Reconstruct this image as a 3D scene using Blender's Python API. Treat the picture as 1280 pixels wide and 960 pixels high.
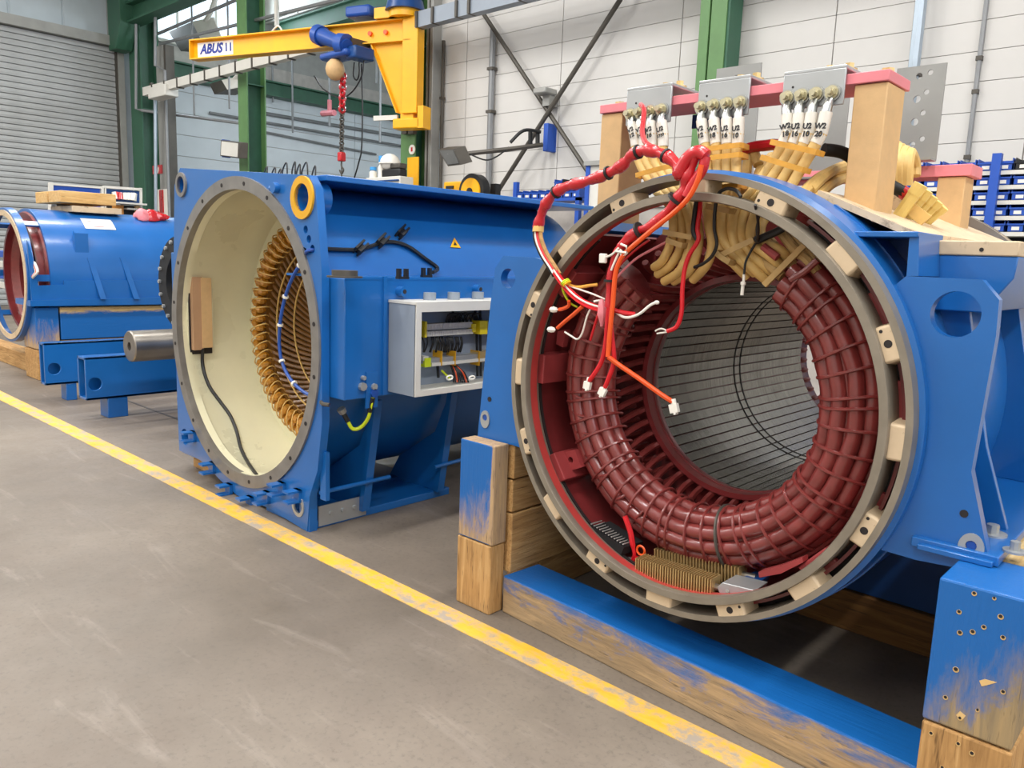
import bpy, math, random
from mathutils import Vector as V, Matrix as M4
from mathutils.geometry import tessellate_polygon
PI = math.pi
R = math.radians
random.seed(7)
for o in list(bpy.data.objects):
    bpy.data.objects.remove(o)
SC = bpy.context.scene
COL = SC.collection

# ------------------------------------------------------------------ camera
FPX, EYE = 987.0, V((0.0, 0.0, 1.5))
_Y = V((920, 125, -FPX)).normalized()
_X = -V((-1086, 198, -FPX))
_X = (_X - _Y * _X.dot(_Y)).normalized()
_Z = _X.cross(_Y)
ROT = M4((_X, _Y, _Z))                     # camera space -> world
cam = bpy.data.objects.new('camera', bpy.data.cameras.new('camera'))
COL.objects.link(cam)
cam.data.sensor_width = 36.0
cam.data.lens = FPX / 1280 * 36.0
cam.data.clip_start, cam.data.clip_end = 0.05, 200
cam.matrix_world = M4.Translation(EYE) @ ROT.to_4x4()
SC.camera = cam

# ------------------------------------------------------------------ light
SC.view_settings.view_transform = 'Standard'
SC.view_settings.look = 'None'
SC.view_settings.gamma = 1.0
SC.view_settings.use_curve_mapping = False
SC.view_settings.exposure = -0.68
w = bpy.data.worlds.new('hall_light'); SC.world = w
w.use_nodes = True
w.node_tree.nodes['Background'].inputs[0].default_value = (0.88, 0.94, 1.0, 1)
w.node_tree.nodes['Background'].inputs[1].default_value = 0.6
LAMP = 1.42
def area(name, loc, sx, sy, power, col=(1, .985, .96), rot=(0, 0, 0)):
    l = bpy.data.lights.new(name, 'AREA'); l.shape = 'RECTANGLE'
    l.size, l.size_y, l.energy, l.color = sx, sy, power, col
    o = bpy.data.objects.new(name, l); COL.objects.link(o)
    o.location, o.rotation_euler = loc, rot
    return o
# rows of long luminaires hung under the hall roof
for lx in (-16.5, -11.5, -6.5, -1.5, 3.5):
    for ly, pw in ((-6, 240), (-1.0, 300), (3.6, 300)):
        area('hall_lamp', (lx, ly, 7.6), 0.5, 3.2, pw * LAMP)
# annex: added unseen fill lights radiating all round, and daylight at its high window
for lx, ly in ((-12, 13.5), (-12, 18.5), (-14.5, 10.8)):
    l = bpy.data.lights.new('annex_fill', 'POINT'); l.energy = 420; l.shadow_soft_size = .4; l.color = (.86, .94, 1)
    o = bpy.data.objects.new('annex_fill', l); COL.objects.link(o); o.location = (lx, ly, 5.9)
area('window_daylight', (-21.0, 10.4, 7.5), 1.6, 3.0, 260, (.8, .9, 1), (0, R(-90), 0))

# ------------------------------------------------------------------ pixel -> point on a known plane
def ray(u, v):
    return ROT @ V((u - 640, -(v - 480), -FPX))
def at(u, v, x=None, y=None, z=None):
    d = ray(u, v)
    if z is not None: t = (z - EYE.z) / d.z
    elif y is not None: t = (y - EYE.y) / d.y
    else: t = (x - EYE.x) / d.x
    return EYE + d * t
def atp(u, v, P, N):
    d = ray(u, v)
    return EYE + d * ((P - EYE).dot(N) / d.dot(N))

# ------------------------------------------------------------------ materials
def S(h):
    c = [int(h[i:i + 2], 16) / 255 for i in (0, 2, 4)]
    return tuple(x / 12.92 if x <= .04045 else ((x + .055) / 1.055) ** 2.4 for x in c) + (1,)
class NT:
    def __init__(s, name):
        s.m = bpy.data.materials.new(name); s.m.use_nodes = True
        s.t = s.m.node_tree; s.b = s.t.nodes['Principled BSDF']
        s.tc = s.t.nodes.new('ShaderNodeTexCoord')
    def n(s, kind, **k):
        q = s.t.nodes.new('ShaderNode' + kind)
        for a, v in k.items():
            if a in q.inputs.keys(): q.inputs[a].default_value = v
            else: setattr(q, a, v)
        return q
    def l(s, a, b): s.t.links.new(a, b)
    def mapped(s, scale=(1, 1, 1), coord='Object', rot=(0, 0, 0)):
        mp = s.n('Mapping'); mp.inputs['Scale'].default_value = scale; mp.inputs['Rotation'].default_value = rot
        s.l(s.tc.outputs[coord], mp.inputs['Vector']); return mp.outputs[0]
    def noise(s, vec, scale, detail=4, rough=.55, dist=0):
        q = s.n('TexNoise'); q.inputs['Scale'].default_value = scale; q.inputs['Detail'].default_value = detail
        q.inputs['Roughness'].default_value = rough; q.inputs['Distortion'].default_value = dist
        s.l(vec, q.inputs['Vector']); return q.outputs[0]
    def ramp(s, fac, stops):
        q = s.n('ValToRGB'); e = q.color_ramp.elements
        while len(e) < len(stops): e.new(.5)
        for i, (p, c) in enumerate(stops):
            e[i].position = p; e[i].color = c if not isinstance(c, float) else (c, c, c, 1)
        s.l(fac, q.inputs[0]); return q.outputs[0]
    def mix(s, fac, a, b, blend='MIX'):
        q = s.n('Mix', data_type='RGBA', blend_type=blend)
        for sock, val in ((q.inputs[0], fac), (q.inputs[6], a), (q.inputs[7], b)):
            if isinstance(val, (float, int, tuple)): sock.default_value = val
            else: s.l(val, sock)
        return q.outputs[2]
    def math(s, op, a, b=0.0):
        q = s.n('Math', operation=op)
        for sock, val in ((q.inputs[0], a), (q.inputs[1], b)):
            if isinstance(val, (float, int)): sock.default_value = val
            else: s.l(val, sock)
        return q.outputs[0]
    def bump(s, h, strength=.2, dist=.01):
        q = s.n('Bump'); q.inputs['Strength'].default_value = strength; q.inputs['Distance'].default_value = dist
        s.l(h, q.inputs['Height']); s.l(q.outputs[0], s.b.inputs['Normal'])
    def base(s, c):
        if isinstance(c, tuple): s.b.inputs['Base Color'].default_value = c
        else: s.l(c, s.b.inputs['Base Color'])
    def rough(s, r):
        if isinstance(r, (float, int)): s.b.inputs['Roughness'].default_value = r
        else: s.l(r, s.b.inputs['Roughness'])
def sc(c, k): return tuple(min(1, x * k) for x in c[:3]) + (1,)
def paint(name, hexc, rough=.4, metal=0.0, var=.12, vs=5.0, bump=.05, bs=120.0, coat=0.0, dirt=0.0, dirtc='4a4036'):
    t = NT(name); c = S(hexc); o = t.tc.outputs['Object']
    n1 = t.noise(o, vs, 5)
    col = t.ramp(n1, [(.3, sc(c, 1 - var)), (.7, sc(c, 1 + var))])
    if dirt:
        n3 = t.noise(o, 14.0, 8, .7)
        col = t.mix(t.ramp(n3, [(.62 - dirt * .2, 0.0), (.72, 1.0)]), col, S(dirtc))
    t.base(col); t.rough(rough); t.b.inputs['Metallic'].default_value = metal
    rr = t.n('MapRange'); rr.inputs[3].default_value = max(.03, rough * .8); rr.inputs[4].default_value = min(1, rough * 1.25)
    t.l(n1, rr.inputs[0]); t.rough(rr.outputs[0])
    if coat: t.b.inputs['Coat Weight'].default_value = coat; t.b.inputs['Coat Roughness'].default_value = .15
    if bump: t.bump(t.noise(o, bs, 2), bump, .004)
    return t.m
def timber(name, axis, tones=('8a6438', 'b58a54', 'd0a870'), over=None, cover=.5, low=0.0, rough=.75, top=0.0, soft=.2, side=0.0, edge=0.0, nk=1.0, off=0.0):
    """wood with the grain along one axis; `over` = paint layer worn away by a grain-shaped mask"""
    t = NT(name); g = {'X': (1, 14, 14), 'Y': (14, 1, 14), 'Z': (14, 14, 1)}[axis]
    vec = t.mapped(g)
    n1 = t.noise(vec, 2.2, 7, .65, 1.2); n2 = t.noise(t.tc.outputs['Object'], 3.0, 4)
    n4 = t.noise(vec, 9.0, 3, .6)
    f = t.math('ADD', t.math('MULTIPLY', n1, .75), t.math('MULTIPLY', n2, .25))
    col = t.ramp(f, [(.3, S(tones[0])), (.5, S(tones[1])), (.68, S(tones[2]))])
    col = t.mix(t.ramp(n4, [(.25, 1.0), (.4, 0.0)]), col, sc(S(tones[0]), .5))
    t.rough(rough)
    if over:
        sep = t.n('SeparateXYZ'); t.l(t.tc.outputs['Generated'], sep.inputs[0])
        n3 = t.noise(t.mapped(tuple({14: 7, 1: 2}[x] for x in g)), 2.0, 10, .78, .4)
        m = t.math('ADD', t.math('ADD', t.math('MULTIPLY', sep.outputs[2], low), t.math('MULTIPLY', n3, nk)), off)
        if top:
            ge = t.n('NewGeometry'); s2 = t.n('SeparateXYZ'); t.l(ge.outputs['Normal'], s2.inputs[0])
            m = t.math('ADD', m, t.math('MULTIPLY', s2.outputs[2], top))
        if edge: m = t.math('SUBTRACT', m, t.math('MULTIPLY', t.ramp(sep.outputs[0], [(.90, 0.0), (.97, 1.0)]), edge))
        if side: m = t.math('ADD', m, t.math('MULTIPLY', sep.outputs[0], side))
        fac = t.ramp(m, [(cover, 0.0), (cover + soft * .4, .55), (cover + soft, 1.0)])
        col = t.mix(fac, col, S(over))
        rr = t.n('MapRange'); rr.inputs[3].default_value = rough; rr.inputs[4].default_value = .38
        t.l(fac, rr.inputs[0]); t.rough(rr.outputs[0])
    t.base(col); t.bump(t.math('ADD', n1, n4), .35, .004)
    return t.m
BLUE = '1560a8'
MB_ = {}
def mats():
    m = MB_
    m['blue'] = paint('blue_paint', BLUE, .3, 0, .07, 3, .04, 160, .35)
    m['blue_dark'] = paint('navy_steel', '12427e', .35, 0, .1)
    m['hoist'] = paint('hoist_blue', '1c4a9a', .4)
    m['green'] = paint('green_paint', '5c8450', .45, 0, .1)
    m['green_dark'] = paint('dark_green_paint', '33604a', .5, 0, .12)
    m['yellow'] = paint('crane_yellow', 'f2b010', .38, 0, .06)
    m['cream'] = paint('cream_enamel', 'eae5c4', .28, 0, .05, 3, .03, 90, .3)
    m['maroon'] = paint('maroon_varnish', '74292a', .3, 0, .22, 9, .1, 60, .4)
    m['maroon_light'] = paint('red_oxide_coat', '93393a', .4, 0, .15, 7)
    m['coil'] = paint('coil_varnish', '7c3330', .3, 0, .2, 14, .12, 80, .5)
    m['gold_coil'] = paint('amber_varnish', 'b47a24', .25, 0, .35, 16, .12, 60, .6)
    m['gold_lash'] = paint('pale_lacing', 'd9b36a', .5, 0, .15, 20)
    m['brown_bar'] = paint('brown_bar', '7a5222', .28, 0, .3, 12, .1, 50, .5)
    m['cable'] = paint('cream_sleeve', 'd4b06a', .5, 0, .16, 12, .25, 40)
    m['cable_old'] = paint('stained_sleeve', 'b0905a', .5, 0, .22, 12, .25, 40)
    m['tape'] = paint('amber_tie', 'd79a38', .45, 0, .15, 20)
    m['lug'] = paint('tinned_lug', 'b0b2b0', .3, .85, .08, 20)
    m['zinc'] = paint('zinc_plate', 'aeb1b2', .38, .55, .06, 5, .05, 70)
    m['alu'] = paint('aluminium_plate', '9a9b99', .38, .7, .08, 4, .04, 100)
    m['steel'] = paint('bright_steel', '9a948c', .32, .85, .1, 6)
    m['ring_steel'] = paint('machined_ring', '8d8984', .42, .55, .14, 10, .05, 80)
    m['dark_steel'] = paint('dark_steel', '54504a', .5, .4, .15)
    m['primer'] = paint('bare_primed_steel', 'cdb696', .5, .0, .10, 9, .08, 60, 0, .25, '5e4a38')
    m['hoop'] = paint('hoop_steel', '91887a', .4, .5, .12, 12)
    m['black'] = paint('black_rubber', '17181a', .5, 0, .2)
    m['shade_and_seal'] = paint('dark_shade_and_seal', '221c1c', .6)  # near-black that paints shade into holes and recesses; also the dark seal
    m['red'] = paint('red_sleeve', 'bd1823', .28, 0, .12, 18, .15, 30, .4)
    m['redwire'] = paint('red_wire', 'd01c26', .35)
    m['orange'] = paint('orange_wire', 'e8561e', .35, 0, .08)
    m['white'] = paint('white_plastic', 'e8e4da', .4, 0, .04)
    m['sleeve'] = paint('white_label_sleeve', 'ded8cc', .5, 0, .05)
    m['ink'] = paint('black_ink', '1a1a1c', .6)
    m['inkblue'] = paint('blue_ink', '12308c', .5)
    m['pink'] = paint('pink_laminate', 'dd8088', .5, 0, .08)
    m['mdf'] = paint('pressed_board', 'cca776', .62, 0, .07, 22, .1, 200)
    m['mdf_edge'] = paint('pale_board', 'd8b88c', .62, 0, .07, 12)
    m['wallpan'] = paint('white_block', 'ceccc8', .85, 0, .04, 1.3, .12, 90)
    m['joint'] = paint('grey_joint', 'b8b2ac', .9)
    m['annexpan'] = paint('cool_white_panel', 'd6dde2', .8, 0, .05, 1.5)
    m['shutter'] = paint('shutter_metal', 'a6a8a8', .5, .15, .05, 2)
    m['cladding'] = paint('pale_cladding', 'bcc6cc', .5, .1, .05, 2)
    m['greymetal'] = paint('grey_paint', '9c9c98', .5, .2, .08)
    m['lightgrey'] = paint('light_grey_paint', 'd4d2ca', .42, 0, .04)
    m['boxgrey'] = paint('box_grey', '8d97a3', .42, 0, .05)
    m['conduit'] = paint('grey_conduit', '8a8c8e', .45, .3, .1)
    m['pipe'] = paint('galvanised_pipe', 'a9b6c2', .35, .5, .08)
    m['bin'] = paint('blue_bin', '1c4fb0', .45, 0, .06)
    m['boltm'] = paint('yellow_zinc', 'c9c2a4', .3, .8, .1, 20)
    m['amber'] = paint('amber_paint', 'd9a21c', .4, 0, .1)
    m['brass'] = paint('brass_fin', 'd2b47c', .35, .6, .15, 20)
    m['yg'] = paint('yellow_green_wire', 'c8d820', .4)
    m['wood_x'] = timber('oak_grain_x', 'X'); m['wood_y'] = timber('oak_grain_y', 'Y'); m['wood_z'] = timber('oak_grain_z', 'Z')
    m['wood_dark_x'] = timber('aged_oak_x', 'X', ('4a3016', '7a5226', '946a36'))
    m['pine_y'] = timber('pine_y', 'Y', ('b88a4c', 'd8ac6c', 'e8c88c'))
    m['post_blue'] = timber('worn_blue_post', 'Z', ('86705a', 'ad9070', 'c8a676'), BLUE, .46, .75, side=-.2, soft=.3, top=-.9, edge=.8)
    m['block_blue'] = timber('worn_blue_block_far', 'Z', ('86705a', 'ad9070', 'c8a676'), BLUE, .55, .55, soft=.3)
    m['beam_blue'] = timber('worn_blue_beam', 'X', ('7c6a52', '9c8464', 'b89a72'), BLUE, .62, .22, top=.27, soft=.22)
    m['sleeper_blue'] = timber('worn_blue_sleeper', 'Y', ('a88a58', 'c8a870', 'dcc08c'), BLUE, .10, -.6, soft=.05, nk=.25, off=.5)
    m['post_blue_h'] = timber('worn_blue_block', 'Z', ('746654', '94805f', 'ae9266'), BLUE, .33, .7, side=-.42, soft=.32)
    m['red_lip'] = paint('red_primer', 'b8403c', .45, 0, .12, 8)
    m['pale_chip'] = paint('pale_chip', 'd8b478', .7)
    # bore: laminations stacked along the axis
    t = NT('core_laminations'); o = t.tc.outputs['Object']
    n1 = t.noise(t.mapped((6, 240, 6)), 1.0, 3); n2 = t.noise(o, 4.0, 6, .7)
    col = t.ramp(n1, [(.3, S('76756f')), (.7, S('aeada8'))])
    col = t.mix(t.ramp(n2, [(.55, 0.0), (.75, .5)]), col, S('4a4844'))
    t.base(col); t.b.inputs['Metallic'].default_value = .75; t.rough(.27); t.bump(n1, .12, .002)
    m['core'] = t.m
    # floor
    t = NT('concrete_floor'); o = t.tc.outputs['Object']
    n1 = t.noise(o, .55, 8, .62); n2 = t.noise(o, 3.2, 8, .72); n3 = t.noise(o, 45.0, 4, .7); n4 = t.noise(t.mapped((1, 6, 1)), 1.4, 6, .6, .8)
    col = t.ramp(n1, [(.3, S('60574d')), (.5, S('746a5f')), (.7, S('897e71'))])
    col = t.mix(t.ramp(n2, [(.45, 0.0), (.75, .45)]), col, S('6e6258'))
    col = t.mix(t.ramp(n4, [(.58, 0.0), (.8, .4)]), col, S('a69c92'))
    col = t.mix(t.ramp(n3, [(.52, 0.0), (.8, .6)]), col, S('4c453f'))
    t.base(col); t.rough(t.ramp(n2, [(.3, .42), (.7, .62)])); t.bump(n3, .1, .002)
    m['floor'] = t.m
    # worn floor marking
    t = NT('worn_line_paint'); o = t.tc.outputs['Object']
    n2 = t.noise(o, 8.0, 9, .75); n3 = t.noise(t.mapped((1, 4, 1)), 5.0, 6, .7)
    col = t.mix(t.ramp(t.math('ADD', n2, t.math('MULTIPLY', n3, .5)), [(.69, 1.0), (.87, 0.0)]), S('a4988a'), t.ramp(n3, [(.3, S('e0a824')), (.7, S('efbe48'))]))
    t.base(col); t.rough(.55); m['line'] = t.m
    def emis(name, hexc, k):
        t = NT(name); t.base(S(hexc)); t.b.inputs['Emission Color'].default_value = S(hexc); t.b.inputs['Emission Strength'].default_value = k; return t.m
    m['sky'] = emis('daylit_glazing', 'dcecf8', 1.6)
    m['pane_glow'] = emis('added_pane_glow', 'eef4ff', 3.6)  # glow of the panes added on the unseen right wall
    m['pale_yellow'] = paint('pale_yellow_cap', 'dcc070', .45, 0, .1)
    m['lemon'] = paint('lemon_clip', 'e8d220', .4)
    m['glow'] = emis('lit_lamp_glass', 'fff6e4', .9)
    t = NT('clear_glass'); t.b.inputs['Transmission Weight'].default_value = 1; t.rough(.05); m['glass'] = t.m
mats()

# ------------------------------------------------------------------ mesh builder
class MB:
    def __init__(s): s.v, s.f = [], []
    def add(s, vs, fs):
        o = len(s.v); s.v += [V(p) for p in vs]; s.f += [tuple(i + o for i in f) for f in fs]; return s
    def box(s, x0, x1, y0, y1, z0, z1, T=None):
        vs = [V((x, y, z)) for z in (z0, z1) for y in (y0, y1) for x in (x0, x1)]
        if T is not None: vs = [T @ p for p in vs]
        return s.add(vs, [(0, 2, 3, 1), (4, 5, 7, 6), (0, 1, 5, 4), (2, 6, 7, 3), (0, 4, 6, 2), (1, 3, 7, 5)])
    def prism(s, pts, d):
        n = len(pts); d = V(d); pts = [V(p) for p in pts]
        fs = [tuple(range(n))[::-1], tuple(range(n, 2 * n))] + [(i, (i + 1) % n, (i + 1) % n + n, i + n) for i in range(n)]
        return s.add(pts + [p + d for p in pts], fs)
    def holed(s, outer, holes, d):
        """flat plate with holes, extruded by d"""
        loops = [[V(p) for p in outer]] + [[V(p) for p in h] for h in holes]
        flat = [p for l in loops for p in l]; n = len(flat); d = V(d)
        tris = tessellate_polygon(loops)
        fs = [tuple(t) for t in tris] + [tuple(i + n for i in reversed(t)) for t in tris]
        k = 0
        for l in loops:
            c = len(l)
            fs += [(k + i, k + (i + 1) % c, k + (i + 1) % c + n, k + i + n) for i in range(c)]; k += c
        return s.add(flat + [p + d for p in flat], fs)
    def tube(s, path, r, n=8, closed=False, cap=True):
        P = [V(p) for p in path]; k = len(P); up = None; rings = []
        for i in range(k):
            a = P[(i - 1) % k] if (closed or i > 0) else P[i]; b = P[(i + 1) % k] if (closed or i < k - 1) else P[i]
            t = (b - a)
            t = t.normalized() if t.length > 1e-9 else V((0, 0, 1))
            if up is None:
                up = V((0, 0, 1)) if abs(t.z) < .9 else V((1, 0, 0))
            x = (up - t * up.dot(t)); x = x.normalized() if x.length > 1e-6 else t.orthogonal().normalized()
            up = x; y = t.cross(x)
            rr = r[i] if isinstance(r, (list, tuple)) else r
            rings.append([P[i] + x * (rr * math.cos(2 * PI * j / n)) + y * (rr * math.sin(2 * PI * j / n)) for j in range(n)])
        vs = [p for q in rings for p in q]; fs = []
        for i in range(k if closed else k - 1):
            a, b = i * n, ((i + 1) % k) * n
            fs += [(a + j, a + (j + 1) % n, b + (j + 1) % n, b + j) for j in range(n)]
        if cap and not closed: fs += [tuple(range(n))[::-1], tuple(range((k - 1) * n, k * n))]
        return s.add(vs, fs)
    def cyl(s, a, b, r, r2=None, n=16): return s.tube([a, b], [r, r if r2 is None else r2], n)
    def lathe(s, prof, c, seg=64, a0=0, a1=360, closed=True):
        """profile of (radius, y) swept round an axis along Y through (c.x, c.z)"""
        full = abs(a1 - a0) >= 359.9; m = seg if full else seg + 1; k = len(prof); vs = []
        for i in range(m):
            a = R(a0 + (a1 - a0) * i / seg)
            vs += [V((c[0] + r * math.cos(a), y, c[1] + r * math.sin(a))) for r, y in prof]
        fs = []
        for i in range(seg):
            p, q = i * k, ((i + 1) % m) * k
            for j in range(k if closed else k - 1):
                j2 = (j + 1) % k; fs.append((p + j, q + j, q + j2, p + j2))
        if not full and closed: fs += [tuple(range(k)), tuple(range((m - 1) * k, m * k))[::-1]]
        return s.add(vs, fs)
    def ball(s, c, r, n=10, sc3=(1, 1, 1)):
        c = V(c); vs = [c + V((0, 0, r * sc3[2]))]; m = n // 2
        for i in range(1, m):
            t = PI * i / m
            vs += [c + V((r * sc3[0] * math.sin(t) * math.cos(2 * PI * j / n), r * sc3[1] * math.sin(t) * math.sin(2 * PI * j / n), r * sc3[2] * math.cos(t))) for j in range(n)]
        vs.append(c - V((0, 0, r * sc3[2]))); e = len(vs) - 1; fs = [(0, 1 + j, 1 + (j + 1) % n) for j in range(n)]
        for i in range(m - 2):
            a, b = 1 + i * n, 1 + (i + 1) * n
            fs += [(a + j, b + j, b + (j + 1) % n, a + (j + 1) % n) for j in range(n)]
        b = 1 + (m - 2) * n
        return s.add(vs, fs + [(b + j, e, b + (j + 1) % n) for j in range(n)])
def smooth_path(pts, k=6):
    P = [V(p) for p in pts]; out = []
    for i in range(len(P) - 1):
        a, b, c, d = P[max(i - 1, 0)], P[i], P[i + 1], P[min(i + 2, len(P) - 1)]
        for j in range(k):
            t = j / k
            out.append(.5 * ((2 * b) + (c - a) * t + (2 * a - 5 * b + 4 * c - d) * t * t + (3 * b - a - 3 * c + d) * t ** 3))
    return out + [P[-1]]
def circ(c, r, ax, ay, n=24):
    return [V(c) + V(ax) * (r * math.cos(2 * PI * i / n)) + V(ay) * (r * math.sin(2 * PI * i / n)) for i in range(n)]
XX, YY, ZZ = V((1, 0, 0)), V((0, 1, 0)), V((0, 0, 1))
def tilt(p, ang, axis='Z'):
    return M4.Translation(p) @ M4.Rotation(R(ang), 4, axis)

# ------------------------------------------------------------------ objects
WL = {}
def base_of(mb):
    xs, ys, zs = zip(*[tuple(p) for p in mb.v])
    return V(((min(xs) + max(xs)) / 2, (min(ys) + max(ys)) / 2, min(zs)))
def tag(o, label=None, cat=None, group=None, kind=None):
    if label: o['label'] = label
    if cat: o['category'] = cat
    if group: o['group'] = group
    if kind: o['kind'] = kind
    return o
def mesh_of(name, mb, mat, off, smooth=True, ang=38):
    me = bpy.data.meshes.new(name)
    me.from_pydata([tuple(p - off) for p in mb.v], [], mb.f)
    me.materials.append(MB_[mat] if isinstance(mat, str) else mat)
    import bmesh
    bm = bmesh.new(); bm.from_mesh(me); bmesh.ops.recalc_face_normals(bm, faces=bm.faces); bm.to_mesh(me); bm.free()
    if smooth:
        me.shade_smooth(); me.set_sharp_from_angle(angle=R(ang))
    return me
def ob(name, mb, mat, parent=None, label=None, cat=None, group=None, kind=None, bev=0, smooth=True, ang=38):
    off = WL[parent.name] if parent is not None else base_of(mb)
    o = bpy.data.objects.new(name, mesh_of(name, mb, mat, off, smooth, ang)); COL.objects.link(o)
    if parent is not None: o.parent = parent; WL[o.name] = WL[parent.name]
    else: o.location = off; WL[o.name] = off
    if bev:
        b = o.modifiers.new('bevel', 'BEVEL'); b.width = bev; b.segments = 2; b.limit_method = 'ANGLE'; b.angle_limit = R(40)
    return tag(o, label, cat, group, kind)
def thing(name, loc, label, cat, group=None, kind=None):
    o = bpy.data.objects.new(name, None); COL.objects.link(o); o.location = loc; o.empty_display_size = .1
    WL[o.name] = V(loc); return tag(o, label, cat, group, kind)
def inst(name, me, parent, T, label=None, cat=None, group=None, kind=None, bev=0):
    """object sharing a mesh, placed by a world matrix"""
    o = bpy.data.objects.new(name, me); COL.objects.link(o)
    if parent is not None:
        o.parent = parent; o.matrix_local = M4.Translation(-WL[parent.name]) @ T
    else: o.matrix_local = T
    WL[o.name] = T.to_translation()
    if bev:
        b = o.modifiers.new('bevel', 'BEVEL'); b.width = bev; b.segments = 2; b.limit_method = 'ANGLE'
    return tag(o, label, cat, group, kind)
def words(text, size, mat, parent, T, name='lettering', bold=.0, shear=0.0, align='CENTER', sx=1.0, depth=.0006):
    c = bpy.data.curves.new(name, 'FONT'); c.body = text; c.size = size; c.align_x = align; c.align_y = 'CENTER'
    c.offset = bold; c.shear = shear; c.extrude = depth; c.resolution_u = 3
    t = bpy.data.objects.new(name + '_tmp', c); COL.objects.link(t)
    me = bpy.data.meshes.new_from_object(t); bpy.data.objects.remove(t)
    me.materials.clear(); me.materials.append(MB_[mat])
    return inst(name, me, parent, T @ M4.Diagonal((sx, 1, 1, 1)))
def facing(p, right, up):
    """matrix whose x = right, y = up, z = outward"""
    r = V(right).normalized(); u = V(up); u = (u - r * u.dot(r)).normalized(); n = r.cross(u)
    return M4.Translation(V(p)) @ M4((r, u, n)).transposed().to_4x4()

# ================================================================== SETTING
ob('floor', MB().box(-34, 12, -9, 27, -.2, 0), 'floor', kind='structure', smooth=False)
yl = MB().prism([(-19.0, 2.19, 0), (3.6, 2.057, 0), (3.6, 2.16, 0), (-19.0, 2.351, 0)], (0, 0, .0025))
ob('floor_line', yl, 'line', None, 'worn yellow painted line running along the concrete floor in front of the machines', 'floor marking', kind='structure')
ob('ceiling_hall', MB().box(-21.2, 10.2, -9.2, 8.95, 8.7, 8.9), 'lightgrey', kind='structure', smooth=False)
ob('ceiling_annex', MB().box(-21.6, -9.6, 8.95, 12.4, 8.7, 8.8), 'lightgrey', kind='structure', smooth=False)
ob('ceiling_step', MB().box(-21.6, -9.6, 12.38, 12.42, 7.8, 8.8), 'lightgrey', kind='structure', smooth=False)
ob('wall_right', MB().box(10, 10.2, -9, 8.95, 0, 8.7), 'wallpan', kind='structure', smooth=False)
ob('wall_front', MB().box(-21, 10, -9.2, -9, 0, 8.7), 'wallpan', kind='structure', smooth=False)
w2 = thing('added_panes', (10, 0, 3), None, None, kind='structure')  # added out of view: glowing panes for side light and paint reflections
for k_ in range(8):
    ob('pane', MB().box(9.96, 9.99, -7.9 + 2 * k_, -6.02 + 2 * k_, 2.6, 6.4), 'pane_glow', w2)
j = MB()
for a, b in (((-12.5, 3.05), (-5.6, 3.0)), ((-14, 1.95), (-8.6, 1.9))):
    d = V((b[0] - a[0], b[1] - a[1], 0)); nrm = V((-d.y, d.x, 0)).normalized() * .012
    A, B = V((*a, 0)), V((*b, 0))
    j.prism([A - nrm, B - nrm, B + nrm, A + nrm], (0, 0, .002))
ob('trim_1', j, 'dark_steel', kind='structure')

YW = 8.7
wb = ob('wall_back', MB().box(-9.72, 10.2, YW + .02, YW + .25, 0, 9), 'joint', kind='structure', smooth=False)
RP = .2765
xs = []; x = at(1044, 40, y=YW).x
while x > -9.7: x -= 1.86
x = -9.70
edges = [-9.70]
xj = at(1044, 40, y=YW).x
k = math.ceil((-9.70 - xj) / 1.86)
e = [xj + 1.86 * q for q in range(k, k + 9)]
edges += [q for q in e if q > -9.5]
pan = {}
for r in range(-2, 15):
    z0 = 2.742 + (r) * RP
    for i in range(len(edges) - 1):
        w_ = round(edges[i + 1] - edges[i] - .012, 4)
        if w_ not in pan:
            pan[w_] = mesh_of('wall_panel', MB().box(0, w_, -.02, .012, 0, RP - .006), 'wallpan', V((0, 0, 0)), False)
        inst('wall_panel', pan[w_], wb, M4.Translation((edges[i] + .006, YW + .01, z0 + .004)))

# gable wall with the roller shutter
XG = -20.7
gw = ob('wall_left', MB().box(XG - .35, XG - .12, -9, 8.5, 0, 9.5), 'cladding', kind='structure', smooth=False)
sh = thing('door_1', (XG, 3, 0), None, None, kind='structure')
sl = mesh_of('slat', MB().prism([(-.02, 0, 0), (.012, 0, .012), (.018, 0, .06), (.006, 0, .122), (-.02, 0, .128)], (0, 12.0, 0)), 'shutter', V((0, 0, 0)), False)
for i in range(47):
    inst('slat', sl, sh, M4.Translation((XG, -3.9, .13 * i)))
ob('guide_rail', MB().box(XG - .1, XG + .1, 8.1, 8.24, 0, 6.2), 'greymetal', sh)
ob('rail_brush', MB().box(XG - .05, XG + .06, 8.05, 8.1, 0, 6.1), 'dark_steel', sh)
ob('lintel', MB().box(XG - .1, XG + .16, -4, 8.3, 6.12, 6.34), 'greymetal', sh)
cl = mesh_of('cladding_panel', MB().prism([(0, 0, 0), (.03, .02, 0), (.03, 1.06, 0), (0, 1.08, 0)], (0, 0, 2.6)), 'cladding', V((0, 0, 0)), False)
for i in range(11):
    inst('cladding_panel', cl, gw, M4.Translation((XG - .12, -4 + 1.1 * i, 6.36)))
ob('trim_2', MB().box(XG - .14, XG + .02, 7.95, 8.35, 6.34, 9), 'greymetal', kind='structure')

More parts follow.
